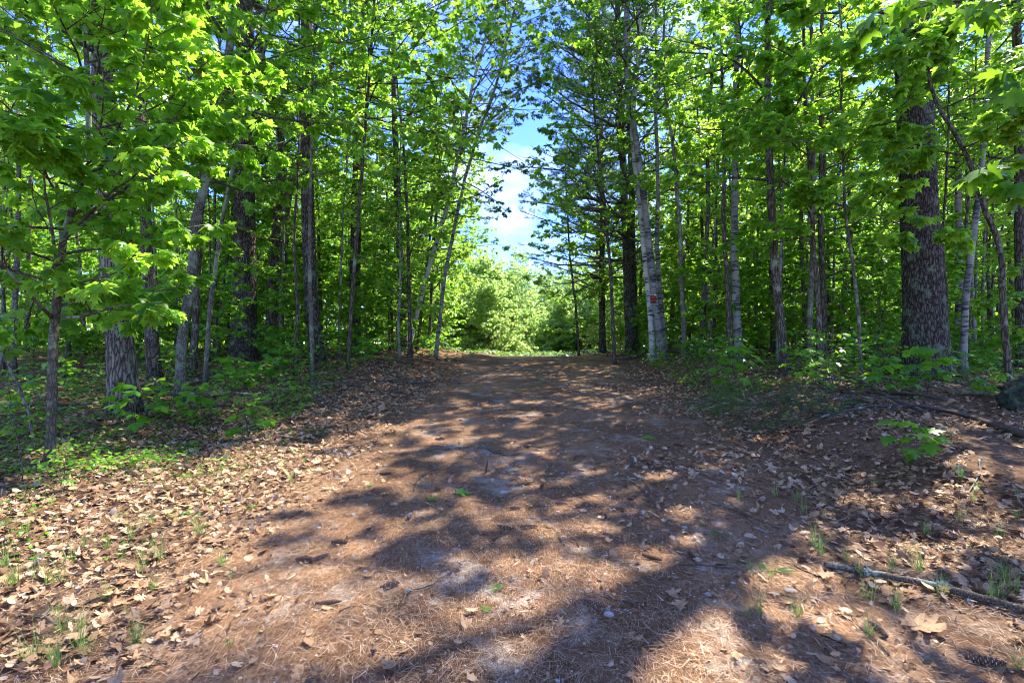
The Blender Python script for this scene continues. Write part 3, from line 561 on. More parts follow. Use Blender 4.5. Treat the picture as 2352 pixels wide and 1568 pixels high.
woods('distant_woods', 60000, 1, (-62, -9), (38, 56), 13, 'sunlit_tint', 'far leafy woods closing the view left of the road')
woods('distant_woods', 60000, 2, (16, 62), (36, 54), 12, 'sunlit_tint', 'far leafy woods closing the view right of the road')
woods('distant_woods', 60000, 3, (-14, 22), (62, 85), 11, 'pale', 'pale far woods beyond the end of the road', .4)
# ------------------------------------------------------------------ low plants
def plant_mesh(seed, h, n, Ll, T, size, mat, lv=5, hang=.3):
    r = np.random.default_rng(seed); P = kpath(h, r, 8, .04, .15); R = np.linspace(.006, .002, 8)
    t = .3+.7*(np.arange(n)+.5)/n; p, Tn, rr = interp(P[None], R[None], np.zeros(n, int), t)
    az = np.arange(n)*2.4+r.uniform(-.4, .4, n); B = grow(p, azel(az, r.uniform(.05, .5, n)), Ll*r.uniform(.6, 1.2, n), 5, r, .1, -.1, .001, np.full(n, .002))
    Vs, Fs = tubes([(P[None], R[None], 5), (B[0], B[1], 3)])
    v, f, q = twig_leaves(*B, lv, T, size, r, hang=hang, tilt=.3)
    return mesh('stem', Vs, Fs, M['bark_twig']), mesh('foliage', v, f, M[mat], rnd=q, smooth=False)
def put_plant(name, loc, ms, rz, s, **k):
    t = empty(name, loc, rz, **k); t.scale = (s, s, s); link('stem', ms[0], t); link('foliage', ms[1], t); return t
PL = [plant_mesh(201+i, .35+.12*i, 6+2*i, .22+.05*i, [MAPLE_M, MAPLE_M, LEAF_S, LEAF_S][i], [.085, .10, .06, .05][i], 'seedling', [5, 5, 7, 9][i]) for i in range(4)]
PO = [plant_mesh(221+i, .5+.2*i, 7, .34, MAPLE, .16, 'seedling', 5, .35) for i in range(2)]
def plants(name, kinds, pts, label, group, s=(.6, 1.3)):
    for x, y in pts:
        put_plant(name, gro(x, y), kinds[int(rng.integers(len(kinds)))], rng.uniform(0, 6.28), rng.uniform(*s), label=label, cat='plant', group=group)
def pscatter(n, xr, yr, ok):
    o_ = []
    while len(o_) < n:
        x = rng.uniform(*xr); y = yr[0]+(yr[1]-yr[0])*rng.random()**1.4
        if ok(x, y): o_.append((x, y))
    return o_
plants('maple_seedling', PL, pscatter(135, (-16, -2.2), (6, 22), lambda x, y: infrust(x, y, 0) and dxr(x, y) < -3.3-.1*max(0, 9-y) and wob(x, y, 1.3) > -.35), 'low green seedling on the forest floor left of the road', 'seedlings left of the road', (.7, 1.7))
plants('maple_seedling', PL, pscatter(135, (2.2, 16), (7.2, 22), lambda x, y: infrust(x, y, 0) and dxr(x, y) > 3.1 and wob(x, y, 1.3) > -.4), 'low green seedling on the forest floor right of the road', 'seedlings right of the road', (.7, 1.7))
spot('maple_shrub', KS, scatter(58, (-18, -3), (12.5, 24), .7, lambda x, y: infrust(x, y, 0) and dxr(x, y) < -3.6), 'head high leafy sapling in the undergrowth left of the road', 'leafy saplings left of the road', 'sapling', (.6, 1.2))
spot('maple_shrub', KS, scatter(58, (3, 18), (11.5, 24), .7, lambda x, y: infrust(x, y, 0) and dxr(x, y) > 3.8), 'head high leafy sapling in the undergrowth right of the road', 'leafy saplings right of the road', 'sapling', (.6, 1.2))
def one(name, px, py, ms, s, label, rz=0):
    put_plant(name, G(px, py), ms, rz, s, label=label, cat='plant')
one('oak_seedling', 2112, 1080, PO[1], .62, 'bright green oak seedling in front of the fallen branch', 1)
one('oak_seedling', 2130, 905, PO[1], 1.0, 'broad leaved oak seedling at the foot of the huge pine', 2)
one('oak_seedling', 2262, 915, PO[0], .6, 'small oak seedling between the huge pine and the dark boulder', 4)
one('maple_seedling', 50, 1105, PL[3], 1.0, 'low bright green plant beside the near young maple foot', 1)
one('maple_seedling', 140, 1135, PL[2], .7, 'small bright green plant lowest at the left road edge', 3)
one('oak_seedling', 545, 900, PO[1], .95, 'wide spreading oak seedling at the left road edge below the thick pine', 1)
one('oak_seedling', 600, 880, PO[0], .95, 'oak seedling just right of the wide spreading one', 5)
one('maple_seedling', 370, 965, PL[1], .7, 'small bright maple seedling right of the stout oak foot', 5)
one('maple_seedling', 840, 835, PL[1], 1.5, 'leafy seedling clump at the left road edge right of the curved pine', 5)
one('maple_seedling', 1510, 845, PL[0], 1.3, 'dark green seedling below the birch clump', 2)
# ------------------------------------------------------------------ litter
rl = np.random.default_rng(500)
def litter_pts(n, r):
    x = r.uniform(-7, 7.5, n); y = 1.4+r.random(n)**1.5*13
    ok = (np.abs(x) < y*1.03+.4)
    dx = x-cx_of(y); ws = wob(x, y, 2.2)
    dens = .95*sstep(-1.5, -2.7, dx+ws*.35)*(1-.35*sstep(-5, -7, dx))+.028+.85*sstep(1.2, 2.5, dx+ws*.8)*sstep(-.25, .4, ws+.25)*(.9-.5*sstep(4, 6, dx))
    dens += .25*np.exp(-((dx-1.1)/.45)**2-((y-4.6)/1.2)**2)
    k = ok & (r.random(n) < dens); return x[k], y[k]
x, y = litter_pts(130000, rl); z = ground(x, y); N = len(x); print('litter', N)
Pz = np.column_stack([x, y, z+rl.uniform(-.006, .035, N)])
d = np.column_stack([rl.normal(0, 1, N), rl.normal(0, 1, N), rl.normal(0, .35, N)]); nrm = norm(np.column_stack([rl.normal(0, .42, N), rl.normal(0, .42, N), np.ones(N)]))
sz = rl.uniform(.026, .078, N)*np.where(rl.random(N) < .05, 1.4, 1); bend = rl.uniform(-.5, 1.5, N)
vis = sz/np.hypot(x, y)*np.where((np.abs(x) < y*.96) & (y > 1.85), 1, 0); order = np.argsort(-vis); topn = order[:260]; rest = order[260:]
near = rest[y[rest] < 7]; farr = rest[y[rest] >= 7]
pr = []
for sub, Ta, Tb in ((near, OAK, MAPLE), (farr, tmpl([(0, 0), (.34, .45), (.12, .5), (.3, .75), (0, 1.)], .45), LEAF_S)):
    ty = rl.random(len(sub))
    for s_, T_ in ((sub[ty < .3], Ta), (sub[(ty >= .3) & (ty < .42)], Tb), (sub[(ty >= .42) & (ty < .62)], BEECH), (sub[(ty >= .62) & (ty < .8)], TORN), (sub[ty >= .8], OAK2)):
        pr.append(leaves(T_, Pz[s_], d[s_], nrm[s_], sz[s_], rl, bend[s_]))
V, F, q = merge(pr); link('leaf_litter', mesh('leaf_litter', V, F, M['dryleaf'], rnd=q, smooth=False), kind='stuff', label='carpet of tan fallen leaves beside the road')
LM = []
for i in range(10):
    r = np.random.default_rng(600+i); T_ = [OAK, OAK2, TORN, BEECH, OAK, OAK2, MAPLE, OAK, TORN, OAK2][i]
    v, f, q = leaves(T_, np.zeros((1, 3))-np.array([0, .5, 0]), np.array([[0, 1., .05]]), np.array([[.05, 0, 1.]]), np.array([1.]), r, r.uniform(-.2, 1.1))
    LM.append(mesh('dry_leaf', v, [f], M['dryleaf'], rnd=np.full(len(f), .08+.085*i), smooth=False))
for j in topn:
    o = link('dry_leaf', LM[int(rl.integers(10))], None, Pz[j])
    left = x[j] < cx_of(y[j]); tag(o, 'tan dry leaf lying at the %s side of the road near the viewer' % ('left' if left else 'right'), 'leaf', 'dry leaves at the near %s side of the road' % ('left' if left else 'right'))
    o.scale = (sz[j],)*3; o.rotation_euler = (rl.normal(0, .3), rl.normal(0, .3), rl.uniform(0, 6.28))
# forest floor litter further off
N = 16000; x = rl.uniform(-20, 20, N); y = rl.uniform(7, 28, N); k = (np.abs(x-cx_of(y)) > 2.4) & (np.abs(x) < y*1.05); x = x[k]; y = y[k]; N = len(x)
v, f, q = leaves(LEAF_S, np.column_stack([x, y, ground(x, y)+.02]), np.column_stack([rl.normal(0, 1, (N, 2)), rl.normal(0, .3, N)]), norm(np.column_stack([rl.normal(0, .4, (N, 2)), np.ones(N)])), rl.uniform(.08, .17, N), rl, .5)
link('forest_litter', mesh('forest_litter', v, [f], M['dryleaf'], rnd=q*.7, smooth=False), kind='stuff', label='brown leaf litter on the forest floor')
# pine needles on the road
N = 230000; y = 1.5+rl.random(N)**1.6*8.5; x = (rl.random(N)*2-1)*np.minimum(y*1.04+.3, 3.4)+.05*y
k = wob(x*2, y*2, 2.4)+rl.normal(0, .35, N) > -.35; x = x[k]; y = y[k]; N = len(x)
an = rl.uniform(0, 6.28, N); tl = rl.normal(0, .10, N)
NT = (np.array([[-.010, -.5, 0], [.010, -.5, 0], [.013, .05, .03], [-.007, .05, .03], [.004, .5, 0.]]), np.array([[0, 1, 2], [0, 2, 3], [3, 2, 4]]))
v, f, q = leaves(NT, np.column_stack([x, y, ground(x, y)+rl.uniform(.002, .016, N)]), np.column_stack([np.cos(an), np.sin(an), tl]), np.tile([[0, 0, 1.]], (N, 1)), rl.uniform(.05, .10, N), rl, 0)
link('pine_needle_carpet', mesh('pine_needle_carpet', v, [f], M['needles_dry'], rnd=q, smooth=False), kind='stuff', label='rust brown pine needles strewn on the road')
# crumbs of bark, leaf scraps and twiglets on the road
N = 16000; y = 1.5+rl.random(N)**1.4*15; x = rl.normal(0, 1.5, N)+.05*y; k = wob(x*3, y*3, 2.)+rl.normal(0, .4, N) > -.1; x = x[k]; y = y[k]; N = len(x)
for T_, s0, s1, mt_, k_ in ((TORN, .012, .035, 'dryleaf', slice(0, N//2)), ((NEEDLE[0]*np.array([4, 1, 1]), NEEDLE[1]), .02, .10, 'cone', slice(N//2, N))):
    xs = x[k_]; ys = y[k_]; n_ = len(xs); v, f, q = leaves(T_, np.column_stack([xs, ys, ground(xs, ys)+rl.uniform(.006, .02, n_)]), np.column_stack([rl.normal(0, 1, (n_, 2)), rl.normal(0, .15, n_)]), norm(np.column_stack([rl.normal(0, .4, (n_, 2)), np.ones(n_)])), rl.uniform(s0, s1, n_), rl, .6)
    link('road_debris', mesh('road_debris', v, [f], M[mt_], rnd=q, smooth=False), kind='stuff', label='crumbs of bark and torn leaf on the road')
# gravel
def blob(r, n=1, sq=.6):
    bm_v = []; 
    import bmesh
    b = bmesh.new(); bmesh.ops.create_icosphere(b, subdivisions=n, radius=1)
    V = np.array([v.co[:] for v in b.verts]); F = np.array([[v.index for v in f.verts] for f in b.faces]); b.free()
    V = V*(1+r.normal(0, .10, (len(V), 1)))*np.array([1, r.uniform(.6, .95), sq]); return V, F
bv, bf = blob(np.random.default_rng(5)); N = 12000; y = 1.5+rl.random(N)**1.5*9; x = rl.normal(0, 1.1, N)+.05*y
k = (wob(x*2, y*2, 2.4)+rl.normal(0, .3, N) < .2); x = x[k]; y = y[k]; N = len(x); s_ = rl.uniform(.002, .008, N)*np.where(rl.random(N) < .03, 2., 1)
an = rl.uniform(0, 6.28, N); ca, sa = np.cos(an), np.sin(an)
V = np.stack([bv[None, :, 0]*ca[:, None]-bv[None, :, 1]*sa[:, None], bv[None, :, 0]*sa[:, None]+bv[None, :, 1]*ca[:, None], np.broadcast_to(bv[None, :, 2], (N, len(bv)))], -1)*s_[:, None, None]+np.column_stack([x, y, ground(x, y)+s_*.2])[:, None]
link('gravel', mesh('gravel', V.reshape(-1, 3), [(bf[None]+np.arange(N)[:, None, None]*len(bv)).reshape(-1, 3)], M['grit'], rnd=np.repeat(rl.random(N), len(bf)), smooth=False), kind='stuff', label='small grey gravel on the road')
# stones
SM = []
for i in range(4):
    r = np.random.default_rng(700+i); V, F = blob(r, 2, r.uniform(.35, .6)); SM.append(mesh('stone', V, [F], M['stone']))
def stone(p, s, label, group=None):
    o = link('stone', SM[int(rl.integers(4))], None, (p[0], p[1], p[2]+s*.1), label=label, cat='stone'); o.scale = (s, s, s); o.rotation_euler = (0, 0, rl.uniform(0, 6))
    if group: o['group'] = group
stone(G(1158, 1132), .042, 'flat whitish stone in the middle of the road'); stone(G(1290, 1088), .026, 'small pale round stone right of the road middle')
stone(G(1398, 1412), .03, 'pale grey stone in the near right half of the road')
for _ in range(26):
    y_ = rl.uniform(2.1, 6.5); stone(gp(rl.uniform(-.8, .75)*min(y_, 2.2)+.2, y_), rl.uniform(.012, .026), 'small grey stone half sunk in the needle covered road', 'small stones in the road')
# pine cones
def cone_mesh(seed, L_=.13, Rm=.0145, n=80):
    r = np.random.default_rng(seed); t = np.linspace(0, 1, n); a = np.arange(n)*2.39996; rr = Rm*np.sin(np.clip(t*.86+.12, 0, 1)*np.pi)**.7
    out_d = np.column_stack([np.zeros(n), np.cos(a), np.sin(a)]); pos = np.column_stack([t*L_-L_/2, rr*.35*np.cos(a), rr*.35*np.sin(a)])
    dd = norm(out_d+np.array([.75, 0, 0])); nn_ = norm(np.cross(dd, np.cross(out_d, np.array([1., 0, 0]))))
    T_ = (np.array([[-.18, 0, 0], [.18, 0, 0], [.42, .8, 0], [.2, 1., .1], [-.2, 1., .1], [-.42, .8, 0], [0, .8, .18]]), np.array([[0, 1, 6], [1, 2, 6], [2, 3, 6], [3, 4, 6], [4, 5, 6], [5, 0, 6]]))
    v, f, q = leaves(T_, pos, dd, nn_, rr*.85+.004, r); q = np.where(np.tile([0, 0, 1, 1, 1, 0], n) > 0, .6+.4*q, .3*q)
    P = np.column_stack([np.linspace(-L_/2, L_/2*.95, 8), np.zeros(8), np.zeros(8)]); R = Rm*.8*np.sin(np.linspace(.15, .97, 8)*np.pi)+.002
    vc, fc = tubes([(P[None], R[None], 6)]); nf = sum(len(g) for g in fc)
    V, F, _ = merge([(v, f, None), (vc, fc, None)]); return mesh('pine_cone', V, F, M['cone'], rnd=np.concatenate([q, np.zeros(nf)]), smooth=False)
CM = [cone_mesh(1), cone_mesh(2, .115, .018), cone_mesh(3, .14, .013)]
def cone(p, rz, label, group=None, s=1, tip=0):
    o = link('pine_cone', CM[int(rl.integers(3))], None, (p[0], p[1], p[2]+.015*s+(.05 if tip else 0)), label=label, cat='pine cone'); o.scale = (s, s, s); o.rotation_euler = (0, tip, rz)
    if group: o['group'] = group
cone(G(1118, 1085), .3, 'pine cone standing upright in the middle of the road', tip=-1.4)
cone(G(2018, 1452), 1.5, 'dark pine cone beside the golden leaf at the lower right'); cone(G(1520, 1325), .1, 'reddish pine cone right of the road middle below the green needle tufts')
cone(G(1498, 1285), -.7, 'pine cone just above the reddish cone'); cone(G(1195, 1455), .3, 'pine cone lying near the bottom centre'); cone(G(755, 1390), .2, 'pine cone on the sunny needles at the lower left')
cone(G(780, 1250), 0, 'pine cone at the edge of the sunlit patch left of centre'); cone(G(700, 1290), .1, 'first of two touching pine cones left of centre'); cone(G(735, 1285), .9, 'second of two touching pine cones left of centre')
cone(G(2265, 1525), -.35, 'large pine cone in the bottom right corner', s=1.15); cone(G(895, 1350), .6, 'pine cone next to a small green leaf left of centre')
cone(G(2190, 1235), .5, 'dark pine cone on the leaves at the right edge'); cone(G(1360, 1390), 2.6, 'pine cone in the lower middle right of the road')
for px, py in [(1245, 1120), (1160, 1215), (1185, 1170), (1290, 1160), (660, 1190), (805, 1145), (450, 1140), (1590, 1285), (1700, 1260), (1390, 1190), (1750, 1150), (1640, 1115), (1420, 1170), (1880, 1115),
               (2005, 1200), (1930, 1215), (1480, 1060), (1560, 1025), (1010, 1010), (880, 1090), (1330, 1050), (1860, 1290), (1985, 1330), (2250, 1370), (600, 1110), (1130, 930), (1260, 955), (1040, 1160), (940, 1190), (1215, 1212)]:
    cone(G(px, py), rl.uniform(0, 6.28), 'brown pine cone lying among needles on the road', 'pine cones scattered on the road', rl.uniform(.8, 1.1))
# sticks
def stick(name, pts, r0, label, mat='bark_stick', cat='stick', r1=None, group=None, forks=0, lichen=0, seed=0, lift=.012, sides=7, parent=None):
    r = np.random.default_rng(seed+int(pts[0][0])); Q = []
    for q_ in pts:
        g = G(q_[0], q_[1]) if len(q_) == 2 else G(q_[0], q_[1])+np.array([0, 0, q_[2]])
        Q.append(g+np.array([0, 0, lift]))
    P = smooth_path(Q, 22); P[:, 2] += r.normal(0, .002, 22); P[:, 0] += r.normal(0, r0*.35, 22)
    R = np.linspace(r0, r1 or r0*.35, 22)*(1+r.normal(0, .06, 22)); gs = [(P[None], R[None], sides)]
    if forks:
        B = kids(P[None], R[None], forks, r, .2, .95, 38, .28, 6, .16, -.1, .03, .0012, .55, flat=.5); B[0][:, :, 2] = np.maximum(B[0][:, :, 2], ground(B[0][:, :, 0], B[0][:, :, 1])+.006); gs.append((B[0], B[1], 4))
        B2 = kids(*B, 3, r, .2, .9, 40, .5, 4, .2, 0, .03, .001, .55, flat=.5); B2[0][:, :, 2] = np.maximum(B2[0][:, :, 2], ground(B2[0][:, :, 0], B2[0][:, :, 1])+.006); gs.append((B2[0], B2[1], 3))
    V, F = tubes(gs); b = P[0].copy(); o = link(name, mesh(name, V-b, F, M[mat]), None, b, label=label, cat=cat)
    if group: o['group'] = group
    for i in range(lichen):
        t_ = r.uniform(.2, .8); j = int(t_*21); K_ = 90; pos = P[j]+norm(r.normal(0, 1, (K_, 3)))*R[j]*.9; dd = norm(pos-P[j]+r.normal(0, .02, (K_, 3)))
        v, f, q = leaves(LEAF_S, pos, dd, norm(r.normal(0, 1, (K_, 3))), r.uniform(.008, .022, K_), r, .8); link('lichen_tuft', mesh('lichen_tuft', v-b, [f], M['lichen'], smooth=False), o)
    return o
stick('fallen_branch', [(2370, 1012), (2300, 988), (2230, 965), (2170, 952, .03), (2100, 948, .05), (2000, 950, .06), (1900, 968, .05), (1800, 992), (1715, 994)], .040, 'long curved grey fallen branch lying in front of the boulder', 'bark_stick', 'branch', r1=.006, forks=9, lichen=2, sides=12, lift=.04)
stick('fallen_branch', [(2150, 965), (2070, 940, .05), (1990, 910, .12), (1950, 890, .15), (1900, 893, .12), (1840, 905, .08), (1760, 940), (1700, 960)], .030, 'upper curved fallen branch fanning into dead twigs at the brush pile', 'bark_stick', 'branch', r1=.005, forks=12, sides=10, lift=.04)
stick('dead_branch', [(2060, 868), (1980, 880), (1900, 884), (1800, 890), (1720, 885)], .014, 'thin dead branch behind the brush pile', 'bark_dark', 'branch', forks=9)
stick('dead_branch', [(2010, 905, .15), (1900, 920, .12), (1800, 935, .05), (1730, 955)], .010, 'dead twiggy branch lying across the brush pile', 'bark_twig', 'branch', forks=12)
for i_, q_ in enumerate([[(2000, 930, .2), (1900, 950, .15), (1790, 975)], [(2060, 935, .1), (1940, 938, .12), (1830, 950, .1), (1720, 990)], [(1990, 985, .05), (1900, 975, .12), (1800, 965, .05)], [(1960, 880, .1), (1850, 915, .15), (1760, 925)]]):
    stick('dead_branch', q_, .010, ['dead branch rising at the back of the brush pile', 'long arching dead branch over the pine bough heap', 'short dead branch at the front of the brush pile', 'dead branch at the far left of the brush pile'][i_], 'bark_stick', 'branch', forks=12, seed=i_*7, lift=.03)
stick('lichen_stick', [(1890, 1308), (1980, 1326), (2080, 1345), (2180, 1368), (2280, 1395), (2400, 1432)], .017, 'thick straight stick with grey lichen at the lower right', 'bark_stick', r1=.021, lichen=4, sides=10, lift=.035)
stick('dark_stick', [(2135, 1255), (2200, 1276), (2280, 1292), (2400, 1298)], .007, 'curved dark stick above the lichen covered stick', 'bark_dark', forks=2)
stick('thin_stick', [(2060, 1345), (2160, 1338), (2240, 1330), (2330, 1322)], .004, 'thin pale stick behind the lichen covered stick', 'bark_stick', forks=2)
stick('brush_stick', [(2080, 1385), (2160, 1370), (2280, 1400), (2390, 1440)], .005, 'thin twiggy stick below the lichen covered stick', 'bark_stick', forks=6, lichen=1)
stick('bent_twig', [(2250, 1060), (2252, 1090), (2235, 1120), (2215, 1148)], .008, 'pale bent stick standing out on leaves at the right edge', 'birch_grey')
stick('forked_twig', [(950, 1130), (955, 1112), (966, 1095), (985, 1085)], .008, 'short pale forked stick left of the road middle', 'bark_stick', forks=2)
stick('curved_twig', [(1105, 1022), (1130, 1040), (1165, 1050), (1198, 1042)], .009, 'curved grey stick in the middle of the road', 'bark_stick', forks=2)
stick('broken_stick', [(1435, 1080), (1450, 1066), (1462, 1055)], .012, 'short peeled yellow stick right of the road middle', 'birch_grey', r1=.012)
stick('long_twig', [(1440, 1095), (1452, 1110), (1480, 1128), (1500, 1150)], .012, 'crooked brown stick right of the road middle', 'bark_twig', forks=2)
stick('needle_stick', [(1620, 1150), (1700, 1180), (1770, 1210), (1835, 1240)], .007, 'long thin stick crossing the bright leaves right of centre', 'bark_stick', forks=4)
stick('grey_stick', [(1725, 1212), (1760, 1225), (1800, 1240)], .010, 'short lichen spotted stick on the sunlit leaves', 'bark_stick')
stick('thin_twig', [(1560, 1300), (1640, 1304), (1700, 1312), (1800, 1318)], .004, 'thin straight twig beside the green needle tufts', 'bark_stick')
stick('lichen_twig', [(1000, 1345), (985, 1352), (935, 1362), (915, 1395), (918, 1425)], .004, 'thin bent twig with a grey lichen tuft near the bottom left', 'bark_dark', forks=2, lichen=1)
stick('thin_twig', [(1680, 890), (1690, 930), (1720, 960)], .006, 'pale twig sticking up left of the brush pile', 'birch_grey', forks=2)
for i in range(46):
    y_ = 2.1+rl.random()**1.3*9; sgn = 1 if rl.random() < .68 else -1; x_ = float(cx_of(y_))+(rl.uniform(.1, 3.6) if sgn > 0 else -rl.uniform(.2, 3.)); x_ = np.clip(x_, -y_*.95, y_*.95)
    a = rl.uniform(0, 3.14); L_ = rl.uniform(.08, .42); r = np.random.default_rng(900+i)
    K = 8; t = np.linspace(-.5, .5, K); bx = rl.uniform(-.15, .15)*L_
    P = np.column_stack([x_+math.cos(a)*t*L_-math.sin(a)*bx*(4*t*t), y_+math.sin(a)*t*L_+math.cos(a)*bx*4*t*t, np.zeros(K)]); P[:, 2] = ground(P[:, 0], P[:, 1])+.01
    R = np.linspace(.005, .002, K)*rl.uniform(.6, 1.5); B = kids(P[None], R[None], 2, r, .3, .9, 35, .35, 4, .15, 0, .05, .001, .6)
    V, F = tubes([(P[None], R[None], 6), (B[0], B[1], 4)]); b = P[0].copy()
    link('twig', mesh('twig', V-b, F, M[['bark_stick', 'bark_twig', 'bark_dark', 'bark_stick'][i % 4]]), None, b, label='small dead twig lying among needles and leaves %s of the road centre' % ('right' if sgn > 0 else 'left'), cat='twig', group='dead twigs %s of the road centre' % ('right' if sgn > 0 else 'left'))
for i in range(26):
    sgn = -1 if i % 2 else 1; y_ = rl.uniform(7.5, 17); x_ = float(cx_of(y_))+sgn*rl.uniform(3.6, min(y_*.85, 9)); a = rl.uniform(0, 3.14); L_ = rl.uniform(1.2, 3.6); r = np.random.default_rng(950+i)
    K = 14; t = np.linspace(-.5, .5, K); bx = rl.uniform(-.08, .08)*L_
    P = np.column_stack([x_+math.cos(a)*t*L_-math.sin(a)*bx*(4*t*t), y_+math.sin(a)*t*L_+math.cos(a)*bx*4*t*t, np.zeros(K)]); P[:, 2] = ground(P[:, 0], P[:, 1])+.04+np.abs(t)*rl.uniform(0, .5)
    R = np.linspace(.030, .006, K)*rl.uniform(.5, 1.5); B = kids(P[None], R[None], 6, r, .2, .95, 45, .35, 6, .15, 0, .25, .002, .5); V, F = tubes([(P[None], R[None], 8), (B[0], B[1], 4)]); b = P[0].copy(); sn = 'left' if sgn < 0 else 'right'
    link('dead_branch', mesh('dead_branch', V-b, F, M[['bark_stick', 'bark_dark', 'bark_grey'][i % 3]]), None, b, label='dead fallen branch on the forest floor %s of the road' % sn, cat='branch', group='dead branches in the %s woods' % sn)
# brush pile needles (fallen pine bough)
rb = np.random.default_rng(88); bough = empty('pine_bough', G(1850, 960), 0, label='heap of fallen green pine bough under the dead branches', cat='pine bough')
b0 = np.array(bough.location); n = 34; st = np.column_stack([rb.uniform(-1.1, 1.2, n), rb.uniform(-.5, .8, n), rb.uniform(.0, .30, n)])+b0
B = grow(st, np.column_stack([rb.normal(-.8, .4, n), rb.normal(-.3, .5, n), rb.uniform(-.1, .35, n)]), rb.uniform(.4, .9, n), 6, rb, .12, -.3, .002, np.full(n, .006)); B2 = kids(*B, 6, rb, .2, .95, 45, .5, 5, .12, -.1, .05, .0015, .5)
for q_ in (B, B2): q_[0][:, :, 2] = np.maximum(q_[0][:, :, 2], ground(q_[0][:, :, 0], q_[0][:, :, 1])+.01)
V, F = tubes([(B[0], B[1], 5), (B2[0], B2[1], 3)]); link('branches', mesh('branches', V-b0, F, M['bark_twig']), bough)
V, F, q = merge([tufts(*B2, 6, rb, .10, 10, width=1.1, t0=.15, spread=.5)]); link('needles', mesh('needles', V-b0, F, M['bough'], rnd=q, smooth=False), bough)
# green needle tufts on the road
for i, (px, py, lb) in enumerate([(1745, 1300, 'green pine needle tuft on sunlit needles right of centre'), (1790, 1315, 'green pine needle tuft lying nearest the lichen covered stick'), (1640, 1225, 'small green pine sprig on the bright leaves right of centre'), (1150, 1350, 'yellowing pine needle tuft in the sunny road patch')]):
    r = np.random.default_rng(40+i); g = G(px, py); k = 60; a = r.uniform(0, 6.28); dd = norm(np.column_stack([math.cos(a)+r.normal(0, .28, k), math.sin(a)+r.normal(0, .28, k), r.uniform(-.02, .25, k)]))
    v, f, q = leaves(NEEDLE, np.column_stack([r.normal(0, .015, (k, 2)), r.uniform(.012, .02, k)]), dd, norm(r.normal(0, 1, (k, 3))+np.array([0, 0, 1])), r.uniform(.08, .12, k), r); v[:, 2] = np.maximum(v[:, 2], .006)
    link('needle_tuft', mesh('needle_tuft', v, [f], M['grass' if i == 3 else 'needle'], rnd=q, smooth=False), None, g, label=lb, cat='pine needles')
# green leaves on the road
for px, py, s_, lb in [(1050, 1137, .13, 'large green maple leaf in the middle of the road'), (1000, 1146, .09, 'green maple leaf just left of the large one on the road'), (576, 1165, .07, 'small green leaf left of the road middle'), (905, 1346, .04, 'small round green leaf beside a pine cone'), (850, 1115, .05, 'small green leaf on needles left of the road middle'), (1110, 1405, .05, 'small green leaf near the bottom centre'), (1488, 1010, .14, 'green leaf sprig on the road in the right shade')]:
    r = np.random.default_rng(int(px)); v, f, q = leaves(MAPLE, np.zeros((1, 3)), np.array([[r.normal(), r.normal(), .1]]), np.array([[0, -.15, 1.]]), np.array([s_]), r, .3); v[:, 2] -= v[:, 2].min()-.006
    link('green_leaf', mesh('green_leaf', v, [f], M['seedling'], rnd=q, smooth=False), None, G(px, py), label=lb, cat='leaf')
r = np.random.default_rng(9); v, f, q = leaves(OAK, np.zeros((1, 3)), np.array([[.45, -.6, .1]]), np.array([[0, -.3, 1.]]), np.array([.21]), r, .9); v[:, 2] -= v[:, 2].min()-.006
link('dry_leaf', mesh('dry_leaf', v, [f], M['dryleaf'], rnd=np.full(len(f), .55), smooth=False), None, G(2060, 1425), label='long curled golden brown leaf at the lower right beside a dark cone', cat='leaf')
# grass tufts
GM = []
for i in range(4):
    r = np.random.default_rng(60+i); n = 16+5*i; a = r.uniform(0, 6.28, n); st = np.column_stack([r.normal(0, .014, (n, 2)), np.zeros(n)]); d_ = azel(a, r.uniform(.9, 1.5, n))
    P, R = grow(st, d_, r.uniform(.07, .20, n), 6, r, .06, -.5, 0, np.full(n, .0016)); S = norm(np.cross(norm(P[:, -1]-P[:, 0]), np.array([0, 0, 1.]))+1e-4)[:, None]; A = P-S*R[..., None]; B_ = P+S*R[..., None]
    V = np.stack([A, B_], 2).reshape(-1, 3); id_ = (np.arange(n)[:, None]*6+np.arange(5)[None])*2; Fq = np.stack([id_, id_+1, id_+3, id_+2], -1).reshape(-1, 4); GM.append(mesh('grass_tuft', V, [Fq], M['grass'], rnd=np.repeat(r.random(n), 5)))
gpts = [(85, 1330, 1), (140, 1340, 1), (145, 1455, 1.2), (315, 1480, 1.2), (300, 1235, 1.1), (345, 1205, 1), (460, 1230, 1.3), (245, 1260, .9), (330, 1320, 1.3), (365, 1290, 1.2), (75, 1520, 1.2), (510, 1300, .9), (700, 1065, 1), (668, 1110, 1),
        (1875, 1260, 1.3), (1885, 1275, 1), (1695, 1150, 1), (1780, 1140, 1), (1830, 1150, .9), (2110, 1310, 1.1), (1990, 1380, 1.2), (2060, 1400, 1.1), (2160, 1370, 1), (2290, 1380, 1.3), (2330, 1360, 1.2), (2335, 1540, 1), (1600, 945, 1.2), (1590, 950, 1), (1165, 940, 1), (1240, 885, 1.2),
        (200, 1500, 1), (240, 1380, .8), (2180, 1000, 1), (2080, 1060, .9), (1945, 1290, .8), (30, 1345, 1.2)]
gpts += [(float(a_), float(b_), float(c_)) for a_, b_, c_ in zip(rl.uniform(10, 560, 26), rl.uniform(1190, 1540, 26), rl.uniform(.5, 1.1, 26))]+[(float(a_), float(b_), float(c_)) for a_, b_, c_ in zip(rl.uniform(1700, 2340, 26), rl.uniform(1100, 1500, 26), rl.uniform(.5, 1.1, 26))]
